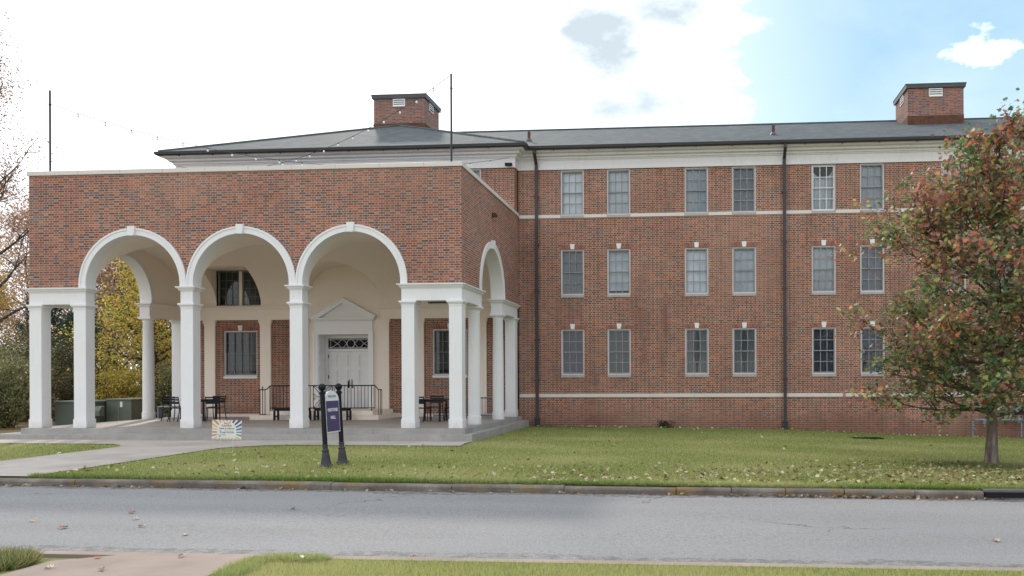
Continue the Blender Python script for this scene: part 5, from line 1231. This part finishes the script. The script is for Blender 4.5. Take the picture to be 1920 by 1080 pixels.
# ------------------------------------------------------------------ grass
def blades(name, xy, fz, h, wd, pal, jit=.3, lean_=.45, **k):
    n = len(xy); z = np.array([fz(p_, q_) for p_, q_ in xy]) - .004; P = np.column_stack([xy, z]); a = rng.uniform(0, 6.283, n)
    t = np.column_stack([np.cos(a), np.sin(a), np.zeros(n)]); b = np.column_stack([rng.normal(size=n)*lean_, rng.normal(size=n)*lean_, np.ones(n)]); b /= np.linalg.norm(b, axis=1)[:, None]
    hs = h*rng.uniform(.55, 1.3, n); V = P[:, None, :] + np.stack([-t*wd/2, t*wd/2, b*hs[:, None]], 1)
    me = bpy.data.meshes.new(name); me.vertices.add(n*3); me.vertices.foreach_set('co', V.reshape(-1).astype(np.float32)); me.loops.add(n*3); me.loops.foreach_set('vertex_index', np.arange(n*3, dtype=np.int32)); me.polygons.add(n); me.polygons.foreach_set('loop_start', np.arange(0, n*3, 3, dtype=np.int32))
    try: me.polygons.foreach_set('loop_total', np.full(n, 3, dtype=np.int32))
    except Exception: pass
    me.update(calc_edges=True)
    # green and straw patches over the lawn
    patch = (np.sin(xy[:, 0]*1.3 + np.sin(xy[:, 1]*.9)*1.6) + np.sin(xy[:, 1]*1.9 + xy[:, 0]*.5) + rng.normal(size=n)*.8)/2.6
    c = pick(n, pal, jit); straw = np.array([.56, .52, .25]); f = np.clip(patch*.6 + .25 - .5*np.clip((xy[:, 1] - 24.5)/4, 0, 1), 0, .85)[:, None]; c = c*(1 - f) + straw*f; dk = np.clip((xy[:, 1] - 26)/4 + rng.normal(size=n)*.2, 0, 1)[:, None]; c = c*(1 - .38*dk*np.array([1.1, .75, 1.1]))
    at_ = me.color_attributes.new('Col', 'FLOAT_COLOR', 'POINT'); cc_ = np.ones((n, 3, 4)); cc_[:, :, :3] = c[:, None, :]; cc_[:, 2, :3] = np.clip(c*1.12, 0, 1); at_.data.foreach_set('color', cc_.ravel().astype(np.float32))
    me.materials.append(M_BLADE); o = bpy.data.objects.new(name, me); COL.objects.link(o); return tag(o, kind='stuff', **k)
def on_paving(x, y):
    e = rng.normal(size=len(x))*.035
    pl = np.where(y > 20.6, -14.75 - .81*np.maximum(0, y - 20.6)**1.6, -14.6 + (y - 14)*-.022); pr = np.where(y > 20.4, -11.85 - .02*(y - 14) + .75*np.maximum(0, y - 20.4)**1.6, -11.85 - .02*(y - 14))
    path_ = (x > pl + e) & (x < pr + e) & (y < SW + .05)
    side = (y > SW + e) & (x < XR + .43 + e + .0) & (x > -60) & (y < 31.2)
    return path_ | (side & ((y < 23.4) | (x < XR + .42 + e*.5)))
GP = [(3, (.30, .35, .105)), (3, (.38, .405, .14)), (1.6, (.17, .25, .055)), (1.5, (.44, .41, .18))]
n = 330000; u = rng.uniform(size=n); yy = 14.02 + (31.1 - 14.02)*u**1.5; ks = -13.6; xl_ = np.where(True, -.92*yy, 0); xr_ = .42*yy; xx_ = rng.uniform(size=n)*(xr_ - xl_) + xl_
ok = ~on_paving(xx_, yy) & (yy > 13.88 - .0165*xx_ + .16); g_xy = np.column_stack([xx_, yy])[ok]
blades('lawn_grass', g_xy, zl, .052, .013, GP, cat='grass', label='short mown lawn grass, green with straw coloured patches')
xx_ = rng.uniform(-14.4, 6.5, 42000); yy = 13.88 - .0165*xx_ + .16 + np.abs(rng.normal(size=42000))*.11; ok = ~on_paving(xx_, yy)
blades('kerb_grass', np.column_stack([xx_, yy])[ok], zl, .085, .012, [(3, (.11, .22, .032)), (2, (.17, .28, .05)), (1, (.26, .30, .09))], lean_=.6, cat='grass', label='longer bright green grass along the back of the far kerb')
n = 90000; xx_ = rng.uniform(-4.7, 4.2, n); yy = rng.uniform(7.1, 8.66, n); ok = (xx_ > -4.62 + .05*np.sin(yy*9)); 
blades('verge_grass', np.column_stack([xx_, yy])[ok], lambda a, b: zv(a, b) - .03, .06, .008, [(3, (.38, .415, .15)), (3, (.46, .47, .19)), (1, (.24, .30, .08))], cat='grass', label='pale green verge grass along the near edge of the road')
n = 9000; a = rng.uniform(0, 6.283, n); r = np.abs(rng.normal(size=n))*.5 + .10  # ground shade at the oak's foot, coloured into an added ring of dark blades
blades('trunk_shade_grass', np.column_stack([bx + .15 + r*np.cos(a)*1.5, by - .15 + r*np.sin(a)*.9]), zl, .10, .013, [(3, (.06, .10, .022)), (2, (.10, .13, .035)), (1, (.05, .06, .02))], cat='grass', label='added ring of long grass coloured dark as the shade round the foot of the oak')
for sx_, sy_ in ((SA.x, SA.y), (SB.x, SB.y)):
    a = rng.uniform(0, 6.283, 420); r = rng.uniform(.12, .22, 420); g_xy = np.vstack([g_xy, np.column_stack([sx_ + r*np.cos(a), sy_ + r*np.sin(a)])])
blades('sign_grass', g_xy[-840:], zl, .085, .011, GP, cat='grass', label='uncut grass round the two feet of the purple sign')
def tuft(cx_, cy_, rx_, ry_, n, h, label, pal, zoff=-.03, rot=0, name='grass_tuft'):
    a = rng.uniform(0, 6.283, n); r = np.sqrt(rng.uniform(size=n)); x_, y_ = rx_*r*np.cos(a), ry_*r*np.sin(a); X_ = cx_ + x_*math.cos(rot) - y_*math.sin(rot); Y_ = cy_ + x_*math.sin(rot) + y_*math.cos(rot)
    o = blades(name, np.column_stack([X_, Y_]), lambda p, q: zv(p, q) + zoff, h, .013, pal, .35, .75); del o['kind']; return tag(o, label, 'grass tuft', 'grass tufts beside the footway')
LUSH = [(3, (.11, .24, .035)), (2, (.18, .32, .06)), (1, (.30, .36, .12)), (1, (.06, .14, .02))]
tuft(-4.52, 8.05, .55, .13, 5200, .09, 'lush green grass tuft spilling along the right edge of the footway', LUSH, rot=R(97))
tuft(-4.20, 8.60, .36, .12, 4800, .085, 'bushy green grass tuft overhanging the road edge', LUSH)
tuft(-7.15, 8.15, .36, .35, 6500, .15, 'untidy green and straw coloured tuft at the bottom left corner', [(2, (.14, .19, .06)), (2, (.28, .27, .11)), (1, (.08, .13, .045)), (1, (.42, .33, .15))])

# ------------------------------------------------------------------ fallen leaves
def litter(name, xy, fz, s0, s1, pal, lift, **k):
    P = np.column_stack([xy, np.array([fz(a, b) for a, b in xy]) + lift + rng.uniform(0, .02, len(xy))]); nr = rng.normal(size=(len(xy), 3))*.55; nr[:, 2] = np.abs(nr[:, 2]) + .75
    return leaf_mesh(name, P, rng.uniform(s0, s1, len(xy)), pick(len(xy), pal, .25), M_LITTER, OAK, 0, None, nr, .55, **k)
LP = [(3, (.50, .45, .25)), (3, (.40, .35, .17)), (1.6, (.60, .56, .38)), (1.6, (.26, .15, .07)), (1.4, (.14, .085, .045))]
def keep(x, y): ok = ~on_paving(x, y) & (y > 13.88 - .0165*x + .17); return np.column_stack([x, y])[ok]
n = 1150; a_ = keep(rng.uniform(-3, 7.2, n), 14.15 + np.abs(rng.normal(size=n))*1.45); n = 800; b_ = keep(rng.normal(size=n)*2.3 + 5.2, rng.normal(size=n)*1.1 + 16.5); n = 420; c_ = keep(rng.uniform(-20, 12, n), rng.uniform(14.1, 30.5, n)); n = 420; d_ = keep(rng.uniform(-14, -2, n), 14.2 + np.abs(rng.normal(size=n))*1.9)
n = 260; e_l = keep(rng.uniform(-6, 12, n), 31.08 - np.abs(rng.normal(size=n))*.35)
litter('leaf_litter', np.vstack([a_, b_, c_, d_, e_l]), zl, .04, .105, LP, .028, kind='stuff', cat='leaves', label='pale fallen leaves scattered thickly over the lawn near the kerb')
n = 420; gxx = np.concatenate([rng.uniform(-12.5, 4.5, 220), rng.normal(size=200)*.9 + 2.6]); gyy = kerb_y(gxx) - .02 - np.abs(rng.normal(size=n))*.07
litter('gutter_litter', np.column_stack([gxx, gyy]), road_z, .025, .085, [(3, (.30, .17, .09)), (2, (.42, .32, .20)), (2, (.16, .10, .06)), (1, (.50, .42, .30))], .006, kind='stuff', cat='leaves', label='bits of brown leaf and grit lying along the foot of the kerb')
def one_leaf(x, y, z, s, col, label, grp='single leaves lying on the paving'):
    s *= .78; bm = MB(); vs = [(p[0]*s, p[1]*s, abs(p[0])*s*.7 + .15*s*p[1]*p[1] + .004) for p in OAK]; bm.add(vs, [tuple(range(len(vs)))]); bm.tube([(0, -.5*s, .006), (.03*s, -.8*s, .012)], .0025, 4)
    o = bm.build('fallen_leaf', simple('leaf_' + label[:14].replace(' ', '_'), col, .7, .2, .25, 20), recalc=False); o.location = (x, y, z); o.rotation_euler = (R(random.uniform(-15, 15)), R(random.uniform(-15, 15)), random.uniform(0, 6.28)); tag(o, label, 'leaf', grp)
rz_ = lambda x, y: road_z(x, y) + .004
one_leaf(-8.80, 10.65, rz_(-8.8, 10.65), .15, (.40, .32, .20), 'pale tan leaf nearest the left edge of the road')
one_leaf(-8.03, 10.20, rz_(-8.0, 10.2), .17, (.36, .11, .04), 'rusty brown leaf lying in the middle of the road at left')
one_leaf(-7.95, 11.40, rz_(-7.9, 11.4), .16, (.40, .13, .05), 'russet leaf farther back on the road at left')
one_leaf(-7.55, 10.90, rz_(-7.5, 10.9), .13, (.55, .48, .38), 'whitish leaf just in front of the russet leaf')
one_leaf(-7.12, 10.40, rz_(-7.1, 10.4), .13, (.50, .38, .22), 'cream leaf on the road right of the rusty one')
one_leaf(-6.22, 9.90, rz_(-6.2, 9.9), .13, (.56, .42, .26), 'pale leaf on the road above the footway')
one_leaf(-5.85, 11.90, rz_(-5.8, 11.9), .15, (.52, .44, .34), 'pale leaf on the road near the foot of the purple sign')
one_leaf(3.50, 10.30, rz_(3.5, 10.3), .15, (.52, .30, .20), 'pinkish leaf at the right end of the road')
zf = zv(-5.7, 8)
one_leaf(-5.45, 8.62, zf + .006, .12, (.60, .54, .44), 'white curled leaf at the road end of the footway')
one_leaf(-6.45, 8.02, zf, .13, (.60, .52, .40), 'cream leaf on the left side of the footway')
one_leaf(-5.85, 7.95, zf, .13, (.22, .14, .13), 'dark brown leaf in the middle of the footway')
one_leaf(-6.30, 8.5, zf, .11, (.42, .14, .04), 'orange leaf beside the tuft at the left of the footway', )
one_leaf(-4.02, 8.42, zv(-4, 8.4) + .05, .15, (.70, .62, .46), 'pale leaf caught on the verge grass by the bushy tuft')
one_leaf(-2.95, 8.60, zv(-3, 8.6) + .03, .11, (.50, .24, .06), 'orange leaf at the edge of the verge grass')
# twigs and litter at the downspout boot
m = MB()
for i in range(26):
    x = -5.75 + rng.uniform(0, .42); y = YW - .12 - rng.uniform(0, .25); a = rng.uniform(0, 6.28); l = rng.uniform(.08, .22); z = zl(x, y) + rng.uniform(.01, .10)*max(0, 1 - (x + 5.75)/.8) + .012; m.tube([(x, y, z), (x + l*math.cos(a), y + l*math.sin(a), z + rng.uniform(-.02, .05))], .011, 5)
m.build('twig_pile', simple('grey_twig', (.20, .155, .13), .9, .1, .4, 9), label='small heap of grey twigs beside the foot of the left downspout', cat='twigs')
